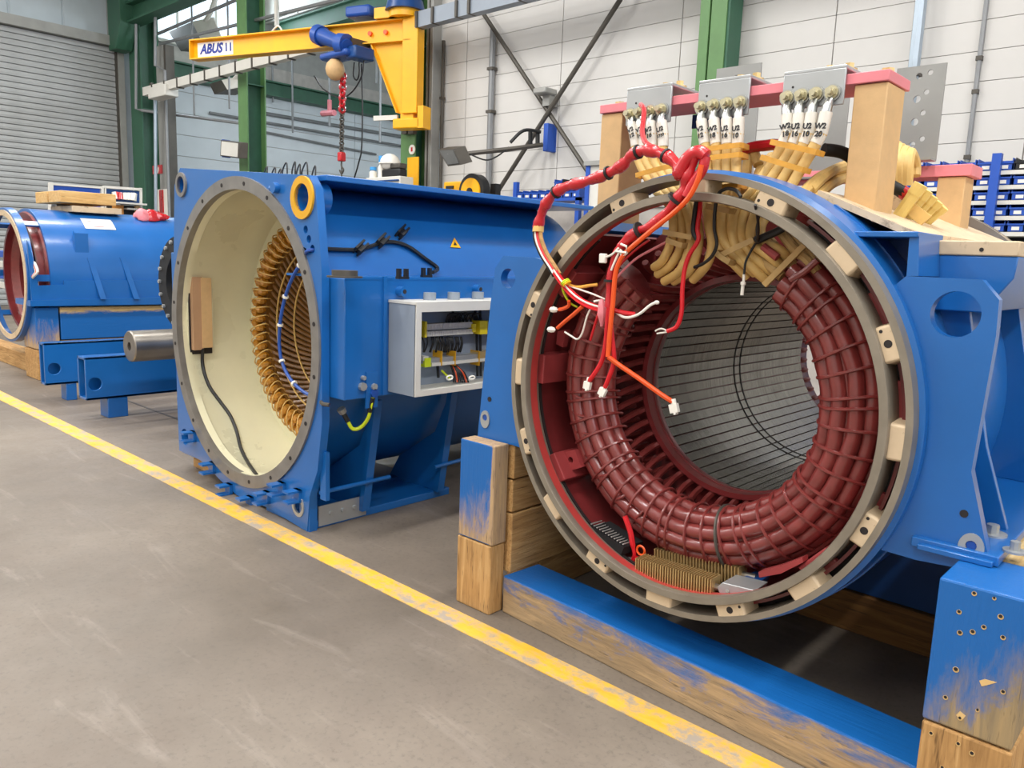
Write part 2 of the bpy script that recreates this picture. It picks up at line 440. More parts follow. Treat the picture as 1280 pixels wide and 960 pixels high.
# annex behind the column row
XA = -21.3
aw = ob('wall_annex', MB().box(XA - .3, XA - .02, 8.4, 26, 0, 6.6), 'joint', kind='structure', smooth=False)
ap = mesh_of('wall_panel', MB().box(-.02, .012, 0, 3.485, 0, .535), 'annexpan', V((0, 0, 0)), False)
for r in range(3, 11):
    for c in range(4):
        inst('wall_panel', ap, aw, M4.Translation((XA, 8.5 + 3.5 * c, .55 * r)))
ob('wall_annex_upper', MB().box(XA - .3, XA - .02, 8.4, 26, 6.6, 9.4), 'greymetal', kind='structure', smooth=False)
ob('wall_annex_back', MB().box(-22, -6, 24, 24.3, 0, 9), 'annexpan', kind='structure', smooth=False)
ob('wall_annex_right', MB().box(-9.7, -9.5, 8.95, 24, 0, 9), 'annexpan', kind='structure', smooth=False)
ce = ob('ceiling', MB().box(-22, -9.6, 12.4, 24, 7.8, 7.9), 'greymetal', kind='structure', smooth=False)
cp = mesh_of('ceiling_panel', MB().box(0, 1.9, 0, 2.85, -.05, 0), 'lightgrey', V((0, 0, 0)), False)
for i in range(6):
    for jx in range(4):
        inst('ceiling_panel', cp, ce, M4.Translation((-21.6 + 1.95 * i, 12.45 + 2.9 * jx, 7.8)))
wn = thing('window_1', (XA, 10.5, 6.7), None, None, kind='structure')
pn = mesh_of('pane', MB().box(-.02, .0, 0, 1.02, 0, 1.6), 'sky', V((0, 0, 0)), False)
for i in range(3):
    inst('pane', pn, wn, M4.Translation((XA + .02, 8.85 + 1.06 * i, 6.72)))
fr = MB()
for i in range(4): fr.box(XA - .02, XA + .06, 8.80 + 1.06 * i, 8.85 + 1.06 * i, 6.66, 8.4)
fr.box(XA - .02, XA + .06, 8.8, 12.0, 6.64, 6.72)
ob('window_frame', fr, 'lightgrey', wn)

# ------------------------------------------------------------------ steel frame
def hsec(name, x0, x1, y0, y1, z1, mat, label, split=False):
    t = thing(name, ((x0 + x1) / 2, (y0 + y1) / 2, 0), label, 'column', 'green steel columns of the hall')
    if split:
        m = (x0 + x1) / 2 - .035
        ob('flange', MB().box(x0, m - .012, y0, y1, 0, z1), mat, t); ob('flange', MB().box(m + .012, x1, y0, y1, 0, z1), mat, t)
        ob('web', MB().box(m - .02, m + .02, y0 + .06, y1 - .02, 0, z1), 'shade_and_seal', t)  # near-black web: shade of the gap put into its colour
        ob('side_channel', MB().box(x1, x1 + .03, y0 + .02, y1, 0, z1), 'green_dark', t)
    else:
        ob('flange', MB().box(x0, x1, y0, y0 + .03, 0, z1), mat, t); ob('flange', MB().box(x0, x1, y1 - .03, y1, 0, z1), mat, t)
        ob('web', MB().box((x0 + x1) / 2 - .012, (x0 + x1) / 2 + .012, y0 + .03, y1 - .03, 0, z1), 'green_dark', t)
        ob('stiffener', MB().box(x0 + .02, x1 - .02, y0 + .03, y1 - .03, z1 * .52, z1 * .52 + .02), 'green_dark', t)
    return t
c1 = hsec('steel_column', -20.45, -19.85, 8.3, 8.75, 9, 'green_dark', 'dark green steel column at the right edge of the roller shutter')
c2 = hsec('steel_column', -15.29, -14.95, 8.3, 8.72, 9, 'green', 'green steel column behind the tip of the yellow crane arm')
c3 = hsec('steel_column', -10.24, -9.90, 8.35, 8.66, 9, 'green', 'green steel column that carries the yellow jib crane')
c4 = hsec('steel_column', -4.93, -4.60, 8.3, 8.6, 9, 'green', 'double green steel column standing against the white wall behind the brown stator', True)
def beam(name, pts_box, mat, label, group='green roof beams'):
    x0, x1, y0, y1, z0, z1 = pts_box
    t = thing(name, ((x0 + x1) / 2, (y0 + y1) / 2, z0), label, 'beam', group)
    alongx = (x1 - x0) > (y1 - y0); f = .04
    ob('bottom_flange', MB().box(x0, x1, y0, y1, z0, z0 + f), mat, t); ob('top_flange', MB().box(x0, x1, y0, y1, z1 - f, z1), mat, t)
    if alongx: ob('web', MB().box(x0, x1, (y0 + y1) / 2 - .02, (y0 + y1) / 2 + .02, z0 + f, z1 - f), mat, t)
    else: ob('web', MB().box((x0 + x1) / 2 - .02, (x0 + x1) / 2 + .02, y0, y1, z0 + f, z1 - f), mat, t)
    return t
beam('roof_beam', (-20.4, -10.2, 8.05, 8.4, 6.55, 7.0), 'green_dark', 'dark green beam across the top left above the roller shutter corner')
beam('roof_beam', (-21.25, -20.85, 8.8, 23.5, 5.75, 6.15), 'green_dark', 'long dark green beam along the white annex wall behind the hoist')
beam('roof_beam', (-20.9, -10, 12.45, 12.75, 7.25, 7.7), 'green_dark', 'dark green beam under the grey annex ceiling behind the crane arm')
ob('roof_bracket', MB().prism([(-20.6, 7.9, 6.0), (-20.6, 7.9, 7.6), (-19.9, 7.9, 7.6), (-19.9, 7.9, 6.5), (-20.2, 7.9, 6.0)], (0, .38, 0)), 'green_dark', None,
   'dark green haunch plate on the column beside the shutter lintel', 'bracket', bev=.01)

# cable tray, conduits and pipes
t = thing('cable_tray', (-11, 8.05, 4.8), 'long grey cable tray running behind the yellow crane arm', 'cable tray')
ob('channel', MB().box(-19.0, -10.35, 7.98, 8.12, 4.82, 5.0), 'lightgrey', t)
ob('channel', MB().box(-9.72, 3.0, 7.98, 8.12, 4.78, 5.0), 'boxgrey', t)
tie = mesh_of('tie', MB().box(-.02, .02, -.01, .15, -.01, .21), 'dark_steel', V((0, 0, 0)), False)
for i in range(13): inst('tie', tie, t, M4.Translation((-18.5 + .62 * i, 7.975, 4.81)))
for xx in (-9.45, -9.1, -8.6, -8.35, -7.4): inst('tie', tie, t, M4.Translation((xx, 7.96, 4.79)))
def pipe(name, pts, r, mat, label, cat='pipe', clips=(), n=8, k=0):
    pts = [V(p) for p in pts]
    t = thing(name, pts[0], label, cat)
    ob('run', MB().tube(smooth_path(pts, k) if k else pts, r, n), mat, t)
    for c in clips: ob('clip', MB().box(c[0] - r * 1.25, c[0] + r * 1.25, c[1] - r * 1.15, c[1] + r * 1.15, c[2] - .02, c[2] + .02), 'dark_steel', t)
    return t
x = at(1145, 60, y=8.55).x
pipe('downpipe', [(x, 8.55, 0), (x, 8.55, 8)], .055, 'pipe', 'thick pale grey pipe up the white wall above the perforated plate', clips=[(x, 8.55, 3.4), (x, 8.55, 5.0)])
x = at(1226, 60, y=8.66).x
pipe('conduit', [(x, 8.66, 0), (x, 8.66, 8)], .022, 'conduit', 'thin grey conduit up the white wall above the bin rack', clips=[(x, 8.66, z) for z in (2.6, 3.2, 3.5, 4.1)])
x = at(614, 120, y=8.62).x
pipe('conduit', [(x, 8.62, 0), (x, 8.62, 4.75)], .045, 'conduit', 'grey conduit on the white wall left of the crossed braces', clips=[(x, 8.62, 3.6), (x, 8.62, 4.2)])
x = at(553, 120, y=8.62).x
pipe('conduit', [(x, 8.62, 0), (x, 8.62, 4.75)], .028, 'dark_steel', 'dark thin conduit beside the grey duct near the crane column', clips=[(x, 8.62, 3.9)])
xa, xb = at(531, 120, y=8.6).x, at(546, 120, y=8.6).x
d = thing('duct', ((xa + xb) / 2, 8.6, 0), 'tall grey vertical duct right of the crane column', 'duct')
xa += .13
ob('duct_face', MB().box(xa, xb, 8.5, 8.68, 0, 8.5), 'greymetal', d, bev=.01)
ob('duct_seam', MB().box((xa + xb) / 2 - .01, (xa + xb) / 2 + .01, 8.49, 8.5, 0, 8.5), 'dark_steel', d)
for k_, (a, b, lab) in enumerate((((560, -50), (737, 218), 'steel diagonal wall brace falling from upper left to lower right'), ((858, -130), (618, 246), 'steel diagonal wall brace rising from lower left to upper right'))):
    pa, pb = at(*a, y=8.55 - .05 * k_), at(*b, y=8.55 - .05 * k_)
    q = thing('wall_brace', pb, lab, 'brace')
    ob('rod', MB().cyl(pa, pb, .032, n=8), 'dark_steel', q)
p1, p2 = at(170, 30, y=8.2), at(170, 136, y=8.2)
pipe('conduit', [p1, p2, at(178, 138, y=8.2), at(300, 154, y=9.6)], .035, 'conduit', 'bent pale conduit running down the dark green column and along the annex')
pipe('conduit', [at(194, 18, y=8.27), at(194, 82, y=8.27), at(206, 88, y=8.38), V((at(206, 88, y=8.38).x, 8.38, 0))], .035, 'conduit', 'pale conduit stepping down past the white junction box')
pipe('conduit', [at(194, 124, y=8.2), at(195, 290, y=8.2)], .04, 'pipe', 'grey conduit below the white junction box beside the green column')
xx0 = at(203, 150, y=8.4).x
ob('trim_3', MB().box(xx0 - .28, xx0 + .06, 8.42, 8.6, 0, 6), 'greymetal', kind='structure')
xx1 = at(211, 150, y=8.5).x
ob('trim_4', MB().box(xx1 - .05, xx1 + .05, 8.45, 8.65, 0, 6), 'dark_steel', kind='structure')
jb = thing('junction_box', at(195, 124, y=8.0), 'white junction box at the left end of the cable tray', 'junction box')
a, b = at(185, 124, y=7.9), at(206, 104, y=7.9)
ob('housing', MB().box(a.x, b.x, 7.9, 8.2, a.z, b.z), 'lightgrey', jb, bev=.02)
for i in range(3): ob('cable_gland', MB().cyl((a.x - .06, 8.0, a.z + .1 + .12 * i), (a.x + .01, 8.0, a.z + .1 + .12 * i), .035, n=8), 'dark_steel', jb)
for i, (u0, v0, u1, v1, lab) in enumerate(((200, 55, 460, 15, 'thin grey pipe under the skylight'), (198, 42, 330, 10, 'upper thin grey pipe under the skylight'))):
    pipe('overhead_pipe', [at(u0, v0, y=8.6), at(u1, v1 - 25, y=8.6)], .035, 'conduit', lab)
for (u0, v0, u1, v1, r, lab) in ((315, 139, 545, 178, .05, 'upper grey pipe along the annex wall behind the chain'), (262, 141, 545, 190, .04, 'middle grey pipe along the annex wall behind the chain'), (330, 165, 470, 193, .035, 'lowest grey pipe along the annex wall behind the chain')):
    pipe('overhead_pipe', [at(u0, v0, x=XA + .085), at(u1, v1, x=XA + .085)], r, 'conduit', lab)
for (u, v0, v1, lab) in ((243, 62, 144, 'hanging rod left of the crane column'), (287, 66, 136, 'hanging rod left of the second green column'), (341, 60, 128, 'hanging rod just right of the second green column'), (366, 108, 166, 'hanging rod with a small lamp left of the red chain'), (412, 95, 158, 'hanging rod beside the red hanging lever'), (475, 155, 178, 'hanging rod left of the crane foot'), (471, 52, 104, 'pale hanging rod beside the crane gusset')):
    yq_, zq_ = (8.85, 8.7) if u < 300 else ((12.5, 7.3) if u < 350 else (12.95, 7.75))
    b_ = at(u, v1, y=yq_)
    pipe('hanging_rod', [V((b_.x, yq_, zq_)), b_], .03 if u > 300 else .022, 'conduit', lab, 'rod')
pipe('overhead_pipe', [V((at(346, 33, y=8.3).x, 8.3, 8.7)), at(346, 33, y=8.3)], .045, 'lightgrey', 'short pale pipe standing on the crane arm beside the second column')
# radiant heaters
for (pts, lab) in (([(211, 40), (240, 27), (252, 52), (226, 64)], 'large grey radiant heater hung under the skylight'), ([(262, 105), (277, 100), (284, 112), (268, 118)], 'small grey radiant heater behind the cable tray')):
    P = [at(u, v, y=9.3) for u, v in pts]
    h = thing('radiant_heater', P[3], lab, 'heater')
    ob('reflector', MB().prism(P, (.05, .5, .06)), 'dark_steel', h)
    P2 = [P[1], P[1] + V((.45, .3, .1)), P[2] + V((.35, .3, .1)), P[2]]
    ob('side_plate', MB().prism(P2, (0, .03, 0)), 'lightgrey', h)
    ob('flue_elbow', MB().tube(smooth_path([P[1] + V((.2, .2, 0)), P[1] + V((.5, .2, .15)), P[1] + V((.8, .2, .45))]), .06), 'lightgrey', h)

# small things on the columns and wall
def signbox(name, u0, v0, u1, v1, y, mat, label, cat, th=.02):
    a, b = at(u0, v1, y=y), at(u1, v0, y=y)
    t = thing(name, a, label, cat)
    ob('plate', MB().box(a.x, b.x, y - th, y, a.z, b.z), mat, t)
    return t, a, b
t, a, b = signbox('fire_sign', 192, 206, 203, 218, 8.418, 'red', 'small red fire equipment sign beside the dark green column', 'sign')
ob('ring_symbol', MB().lathe([(.055, 8.386), (.1, 8.386), (.1, 8.398), (.055, 8.398)], ((a.x + b.x) / 2, (a.z + b.z) / 2), 16, 60, 395), 'white', t)
t, a, b = signbox('notice_board', 196, 236, 212, 290, 8.418, 'white', 'white notice board with a red ribbon behind the blue machine', 'board')
ob('ribbon', MB().box((a.x + b.x) / 2 - .08, (a.x + b.x) / 2 + .1, 8.37, 8.397, a.z + .45, b.z - .02), 'red', t)
ob('pointer', MB().prism([(a.x + .1, 8.38, a.z + .5), (a.x + .2, 8.38, a.z + .5), (b.x - .03, 8.38, a.z + .1), (b.x - .1, 8.38, a.z + .1)], (0, .015, 0)), 'red', t)
t, a, b = signbox('yellow_board', 510, 196, 524, 236, 8.33, 'yellow', 'yellow board fixed low on the crane column', 'board')
e_ = at(515, 187, y=8.33)
s_ = thing('round_sticker', e_, 'round white sticker on the crane column above the yellow board', 'sticker')
ob('disc', MB().lathe([(0.001, 8.325), (.075, 8.325), (.075, 8.335), (.001, 8.335)], (e_.x, e_.z), 20), 'white', s_)
ob('mark', MB().box(e_.x - .02, e_.x + .02, 8.322, 8.326, e_.z - .03, e_.z + .035), 'red', s_)
for i, u in enumerate((510, 518)):
    q = at(u, 160, y=8.34)
    ob('pipe_clamp', MB().box(q.x - .06, q.x + .06, 8.26, 8.34, q.z - .1, q.z + .1), 'dark_steel', None, 'dark clamp on the crane column under the crane foot', 'clamp', 'clamps under the crane foot')
s_ = thing('wall_sensor', at(682, 128, y=8.6), 'grey motion detector on the white wall above the blue lamp bracket', 'sensor')
a, b = at(674, 120, y=8.5), at(690, 110, y=8.5)
ob('head', MB().box(a.x, b.x, 8.36, 8.62, a.z, b.z), 'greymetal', s_, bev=.02)
ob('bracket', MB().box(b.x - .16, b.x - .04, 8.5, 8.68, a.z - .14, a.z), 'greymetal', s_)
# swing-arm floodlight
q = at(681, 170, y=8.5)
f = thing('swing_floodlight', q, 'black floodlight on a long swing arm from a blue wall bracket', 'floodlight')
ob('wall_bracket', MB().box(q.x - .03, q.x + .05, 8.5, 8.7, q.z - .2, q.z + .17), 'bin', f, bev=.01)
ob('arm', MB().tube([at(678, 181, y=8.3), at(640, 186, y=7.9), at(576, 193, y=7.5)], .03), 'dark_steel', f)
ob('brace', MB().tube(smooth_path([at(676, 165, y=8.3), at(655, 163, y=8.1), at(638, 178, y=7.95)]), .022), 'black', f)
for u in (663, 672): ob('hinge', MB().cyl(at(u, 163, y=8.3), at(u, 184, y=8.3), .03, n=8), 'black', f)
ob('cord', MB().tube(smooth_path([at(588, 193, y=7.5), at(607, 200, y=7.6), at(622, 195, y=7.7), at(636, 184, y=7.9)]), .01, 6), 'black', f)
P = [at(u, v, y=7.4) for u, v in ((547, 187), (568, 186), (577, 206), (560, 208))]
ob('lamp_head', MB().prism(P, (.06, .14, .05)), 'dark_steel', f)
Pm = sum(P, V()) / 4
ob('lamp_glass', MB().prism([Pm + (p - Pm) * .82 + V((0, -.012, 0)) for p in P], (.0, .01, .0)), paint('smoked_glass', '5a5a58', .25), f)
# square work light by the second column
P = [at(u, v, y=7.9) for u, v in ((276, 175), (300, 178), (299, 198), (275, 195))]
f = thing('work_light', P[3], 'square work light with a pale glass on the second green column', 'work light')
ob('housing', MB().prism(P, (.1, .12, 0)), 'dark_steel', f, bev=.01)
Pm = sum(P, V()) / 4
ob('lamp_glass', MB().prism([Pm + (p - Pm) * .86 + V((0, -.012, 0)) for p in P], (.0, .01, .0)), 'lightgrey', f)
ob('arm', MB().cyl(at(299, 184, y=8.0), at(306, 180, y=8.3), .03), 'dark_steel', f)
ob('blue_cover', MB().box(P[0].x - .07, P[0].x, 7.95, 8.1, P[0].z - .32, P[0].z + .02), 'bin', f)

# ------------------------------------------------------------------ jib crane
ra, rb = V((-9.75, 8.0, 4.78)), V((-13.72, 6.66, 4.78))       # arm axis root -> tip
dx = (rb - ra).normalized(); dn = V((dx.y, -dx.x, 0)); dn = dn if dn.y < 0 else -dn
cr = thing('jib_crane', V((-9.8, 8.1, 3.5)), 'yellow wall-mounted jib crane arm on the green column', 'crane')
def arm_box(mb, s0, s1, w0, w1, z0, z1):
    mb.add([ra + dx * s + dn * w_ + ZZ * z for z in (z0, z1) for w_ in (w0, w1) for s in (s0, s1)],
           [(0, 2, 3, 1), (4, 5, 7, 6), (0, 1, 5, 4), (2, 6, 7, 3), (0, 4, 6, 2), (1, 3, 7, 5)]); return mb
L = (rb - ra).length; hz = .16
a_ = MB(); arm_box(a_, -.15, L, -.008, .008, -hz, hz); arm_box(a_, -.15, L, -.1, .1, hz - .018, hz); arm_box(a_, -.15, L, -.1, .1, -hz, -hz + .018)
ob('arm', a_, 'yellow', cr)
ob('end_plate', arm_box(MB(), L, L + .015, -.1, .1, -hz, hz), 'yellow', cr)
ob('pivot_column', arm_box(MB(), -.28, -.02, -.1, .1, -1.2, .17), 'yellow', cr, bev=.006)
g = [ra + dx * s + ZZ * z for s, z in ((.55, -.16), (.08, -1.18), (-.1, -1.18), (-.1, -.16))]
ob('gusset', MB().prism([p - dn * .01 for p in g], dn * .02), 'yellow', cr)
ge = MB(); A, B = g[0], g[1]; n2 = V((0, 0, 0)) + dn * .07
ge.prism([A - n2, A + n2, B + n2, B - n2], dx * .02); ob('gusset_flange', ge, 'yellow', cr)
ob('foot_bearing', arm_box(MB(), -.34, .14, -.14, .1, -1.42, -1.27), 'yellow', cr, bev=.02)
ob('foot_post', arm_box(MB(), -.2, .02, -.1, .06, -1.27, -1.15), 'yellow', cr)
ob('foot_back', arm_box(MB(), -.4, -.3, -.12, .1, -1.42, -1.1), 'yellow', cr)
ob('limit_arm', arm_box(MB(), .12, .55, -.04, .0, -1.27, -1.2), 'lightgrey', cr)
ob('top_hub', MB().cyl(ra + V((0, 0, .17)), ra + V((0, 0, .3)), .24, n=24), 'yellow', cr)
ob('top_bearing', MB().cyl(ra + V((.0, .0, .27)), ra + V((.0, .0, .42)), .30, .26, n=24), 'blue_dark', cr)
ob('drive_motor', arm_box(MB(), .5, .95, -.1, .2, .22, .38), 'hoist', cr, bev=.04)
ob('cap_plate', arm_box(MB(), .1, .45, -.1, .15, .17, .32), 'yellow', cr)
for s in (.32, .6):
    ob('bolt', MB().cyl(ra + dx * s + dn * .008 - ZZ * .0, ra + dx * s + dn * .05, .035, n=8), 'orange', cr)
ob('ear', MB().tube(smooth_path([ra + dx * (L - 1.9) + ZZ * .16, ra + dx * (L - 1.8) + ZZ * .26, ra + dx * (L - 1.65) + ZZ * .16]), .015), 'lightgrey', cr)
# maker's plate on the web
pl = ra + dx * (L - .48) + dn * .012
ob('name_plate', arm_box(MB(), L - .87, L - .09, .009, .014, -.115, .115), 'white', cr)
T = facing(ra + dx * (L - .36) + dn * .016, -dx, ZZ)
words('ABUS', .21, 'inkblue', cr, facing(ra + dx * (L - .39) + dn * .016, -dx, ZZ), bold=.009, shear=.25, sx=.95)
words('11', .18, 'inkblue', cr, facing(ra + dx * (L - .77) + dn * .016, -dx, ZZ), sx=1.05, bold=.006)
# hoist hung from the arm
hs = None
for k_ in range(400):
    s = L * k_ / 400; p = ra + dx * s
    c = ROT.transposed() @ (p - EYE); u = 640 + c.x / -c.z * FPX
    if u <= 428: hs = s; break
hp = ra + dx * hs
h = thing('chain_hoist', hp - ZZ * .5, 'blue electric chain hoist hung from the yellow crane arm', 'hoist')
yh = hp.y - .1
hp_ = lambda u, v, dy=0: at(u, v, y=yh + dy)
ob('travel_motor', MB().tube([hp_(400, 44, -.12), hp_(418, 51, -.12), hp_(434, 58, -.12)], [.13, .1, .1], 14), 'hoist', h)
ob('motor_cap', MB().cyl(hp_(397, 43, -.12), hp_(403, 45.5, -.12), .15, n=16), 'hoist', h)
ob('motor_flange', MB().cyl(hp_(425, 55, -.12), hp_(434, 56, -.1), .155, n=16), 'hoist', h)
a, b = hp_(412, 79), hp_(446, 62)
ob('gearbox', MB().box(a.x, b.x, yh - .2, yh + .12, a.z, b.z), 'hoist', h, bev=.04)
a, b = hp_(440, 76), hp_(452, 57)
ob('brake_cover', MB().box(a.x, b.x, yh - .12, yh + .25, a.z, b.z), 'blue_dark', h, bev=.03)
a, b = hp_(424, 64), hp_(443, 52)
ob('trolley', MB().box(a.x, b.x, yh - .05, yh + .3, a.z, b.z + .05), 'dark_steel', h)
ob('chain_bag', MB().ball(hp_(419, 87, -.1), .165, 12, (.9, .9, 1)), 'mdf', h)
cb = MB(); pts = [hp_(429, 74), hp_(428.5, 90), hp_(428, 140)]
def chain(mb, p, q, n, r, w):
    d = (q - p) / n
    for i in range(n):
        c = p + d * (i + .5); hl = d.length * .62; side = XX if i % 2 else YY
        mb.tube([c + side * (w * math.cos(t)) + d.normalized() * (hl * math.sin(t)) for t in [2 * PI * k / 10 for k in range(10)]], r, 5, True)
    return mb
ob('red_chain', chain(MB(), hp_(429, 92), hp_(427.5, 140), 7, .022, .05), 'red', h)
ob('chain', chain(MB(), hp_(427.5, 140), hp_(427, 192), 14, .014, .035), 'dark_steel', h)
a = hp_(427, 196)
ob('hook_block', MB().box(a.x - .05, a.x + .05, a.y - .05, a.y + .05, a.z - .07, a.z + .07), 'red', h, bev=.015)
ob('hook', MB().tube(smooth_path([a - ZZ * .06, a - ZZ * .14, a + V((.05, 0, -.2)), a + V((0, 0, -.26)), a + V((-.05, 0, -.2))]), .014, 6), 'dark_steel', h)
ob('tail_rope', MB().cyl(a - ZZ * .1, hp_(427, 232), .01, n=6), 'dark_steel', h)
pd = thing('pendant_cable', hp_(452, 80, .1), 'thin black control cable drooping from the hoist to the bench', 'cable')
ob('loop', MB().tube(smooth_path([hp_(455, 72, .1), hp_(452, 95, .1), hp_(440, 115, .1), hp_(425, 122, .1), hp_(405, 112, .1), hp_(393, 95, .1)], 8), .012, 6), 'black', pd)
ob('drop', MB().tube(smooth_path([hp_(452, 80, .3), hp_(453, 140, .3), hp_(452, 185, .3), hp_(448, 205, .3), hp_(443, 222, .3)], 8), .012, 6), 'black', pd)
ob('loop', MB().tube(smooth_path([hp_(443, 78, .1), hp_(442, 95, .1), hp_(446, 100, .1), hp_(449, 92, .1), hp_(449, 78, .1)], 8), .012, 6), 'black', pd)
lv = thing('hanging_lever', at(412, 142, y=12.95), 'red hanging lever beside the hoist chain', 'lever')
ob('rod', MB().cyl(at(412, 125, y=12.95), at(412, 142, y=12.95), .06, n=8), 'pink', lv)
ob('handle', MB().cyl(at(403, 142, y=12.95), at(418, 141, y=12.95), .08, n=8), 'pink', lv)

# ================================================================== LEFT HOUSING (blue square plate, cream drum)
def on_cyl(u, v, c, rad, far=True):
    d = ray(u, v); ox, oz = EYE.x - c[0], EYE.z - c[1]
    A = d.x ** 2 + d.z ** 2; B = 2 * (ox * d.x + oz * d.z); Cc = ox * ox + oz * oz - rad * rad
    D = math.sqrt(max(0, B * B - 4 * A * Cc)); t = (-B + (D if far else -D)) / (2 * A)
    return EYE + d * t
def on_barrel(u, v, off=.012):
    d = ray(u, v)
    for k in range(200, 2000):
        p = EYE + d * (k * .0000045)
        p = EYE + d * (k * .004 / d.length * 1.0)
        a = math.atan2(p.z - LC[1], p.x - LC[0])
        if math.hypot(p.z - LC[1], p.x - LC[0]) <= brad(a) + off: return p
    return p
def brad(a):
    if math.sin(a) <= 0: return .88
    e = 2.0 + .9 * math.sin(a) ** .5
    return .88 * (abs(math.cos(a)) ** e + abs(math.sin(a)) ** e) ** (-1 / e)
def skew(mb):
    for p in mb.v: p.y -= (p.x - LC[0]) * math.tan(ya)
    return mb
ya = R(2.0)
LU = V((-math.cos(ya), math.sin(ya), 0)); LN = V((math.sin(ya), math.cos(ya), 0)); LP0 = V((-3.467, 2.275, 0))
def LPX(u, v, d=0.0):
    p = atp(u, v, LP0, LN); return p + LN * d
def LL(u, w_, d=0.0): return LP0 + LU * u + ZZ * w_ + LN * d
LC = (LL(.836, 0).x, .993)
hm = thing('generator_housing', V((-4.3, 2.4, 0)), 'blue generator housing with a square front plate and an open cream drum', 'machine')
pl_ = [LL(1.568, 1.98), LL(.04, 1.868), LL(-.022, 1.80), LL(-.075, 1.40), LL(-.075, .62), LL(-.03, .36), LL(.05, .2), LL(.074, 0)] + \
      [LPX(u, v) for u, v in ((343, 640), (338, 636), (318, 628), (296, 619), (275, 600), (258, 582), (250, 575), (224, 563), (221.5, 500), (217, 330), (218, 232))]
def lcirc(u, w_, r, n=24, d=0): return [LL(u, w_, d) + LU * (r * math.cos(2 * PI * i / n)) + ZZ * (r * math.sin(2 * PI * i / n)) for i in range(n)]
def loc(u, v):
    q = LPX(u, v) - LP0; return q.dot(LU), q.z
e1, e2 = loc(227.5, 231), loc(379, 247)
hb1, hb2 = loc(231, 546), loc(373, 632)
small = [loc(382, 287), loc(386, 299), loc(390.5, 311)]
ob('front_plate', MB().holed(pl_, [lcirc(.836, .993, .858, 72), lcirc(*e1, .052), lcirc(*e2, .07), lcirc(*hb1, .055, 16), lcirc(*hb2, .05, 16)] + [lcirc(*s_, .021, 10) for s_ in small], LN * .045), 'blue', hm, bev=.004)
rg = MB().holed(lcirc(.836, .993, .904, 96), [lcirc(.836, .993, .832, 96)], LN * .02)
ring = ob('machined_ring', MB().holed([p - LN * .012 for p in lcirc(.836, .993, .904, 96)], [[p - LN * .012 for p in lcirc(.836, .993, .832, 96)]], LN * .04), 'ring_steel', hm)
hl = mesh_of('bolt_hole', MB().cyl((0, -.0015, 0), (0, .01, 0), .012, n=8), 'shade_and_seal', V((0, 0, 0)))
for i in range(20):
    a = R(9 + 18 * i)
    inst('bolt_hole', hl, ring, M4.Translation(LL(.836 + .868 * math.cos(a), .993 + .868 * math.sin(a), -.013)))
for (c_, ro, ri, mt) in ((e1, .076, .052, 'ring_steel'), (e2, .108, .07, 'amber')):
    ob('lifting_eye', MB().holed([p - LN * .012 for p in lcirc(*c_, ro)], [[p - LN * .012 for p in lcirc(*c_, ri)]], LN * .02), mt, hm, 'bare steel lifting eye' if mt != 'amber' else 'yellow lifting eye ring')
    ob('eye_sleeve', MB().lathe([(ri + .012, LL(*c_).y), (ri, LL(*c_).y), (ri, LL(*c_).y + .12), (ri + .012, LL(*c_).y + .12)], (LL(*c_).x, c_[1]), 24), 'blue', hm)
q = LPX(347, 235, -.03)
ob('lifting_bolt', MB().cyl(q, q + LN * .05, .028, n=10).cyl(q + LN * .02 - LU * -.02, q + LN * .025 + LU * .06, .016, n=8), 'blue', hm)
ob('drum_lining', skew(MB().lathe([(.832, 2.308), (.856, 2.308), (.866, 2.88), (.856, 2.88), (.848, 2.40), (.832, 2.38)], LC, 96)), 'cream', hm)
ob('drum_baffle', MB().lathe([(.735, 2.868), (.86, 2.868), (.86, 2.885), (.735, 2.885)], LC, 96), 'cream', hm)
bb = MB().lathe([(.868, 2.335), (.88, 2.335), (.88, 4.5), (.868, 4.5)], LC, 120)
for p in bb.v:
    a = math.atan2(p.z - LC[1], p.x - LC[0]); k_ = brad(a) / .88
    p.x, p.z = LC[0] + (p.x - LC[0]) * k_, LC[1] + (p.z - LC[1]) * k_
ob('barrel', skew(bb), 'blue', hm)
ob('rear_disc', MB().lathe([(.02, 3.5), (.87, 3.5), (.87, 3.53), (.02, 3.53)], LC, 48), 'shade_and_seal', hm)  # near-black disc closes the view, standing in for shade inside
ob('top_deck', MB().box(-3.95, -3.445, 2.34, 4.55, 1.845, 1.874), 'blue', hm, bev=.004)
ob('top_deck', MB().box(-5.18, -4.65, 2.36, 4.55, 1.845, 1.874), 'blue', hm, bev=.004)
ob('side_chest', MB().box(-3.47, -3.270, 2.322, 3.9, .752, 1.368), 'blue', hm, bev=.006)
ob('side_chest', MB().box(-5.36, -5.20, 2.40, 3.9, .85, 1.45), 'blue', hm, bev=.006)
ob('chest_rib', MB().box(-3.271, -3.257, 2.558, 2.578, .76, 1.378), 'blue', hm)
ob('chest_ledge', MB().box(-3.80, -3.268, 2.325, 3.9, 1.362, 1.374), 'blue', hm)
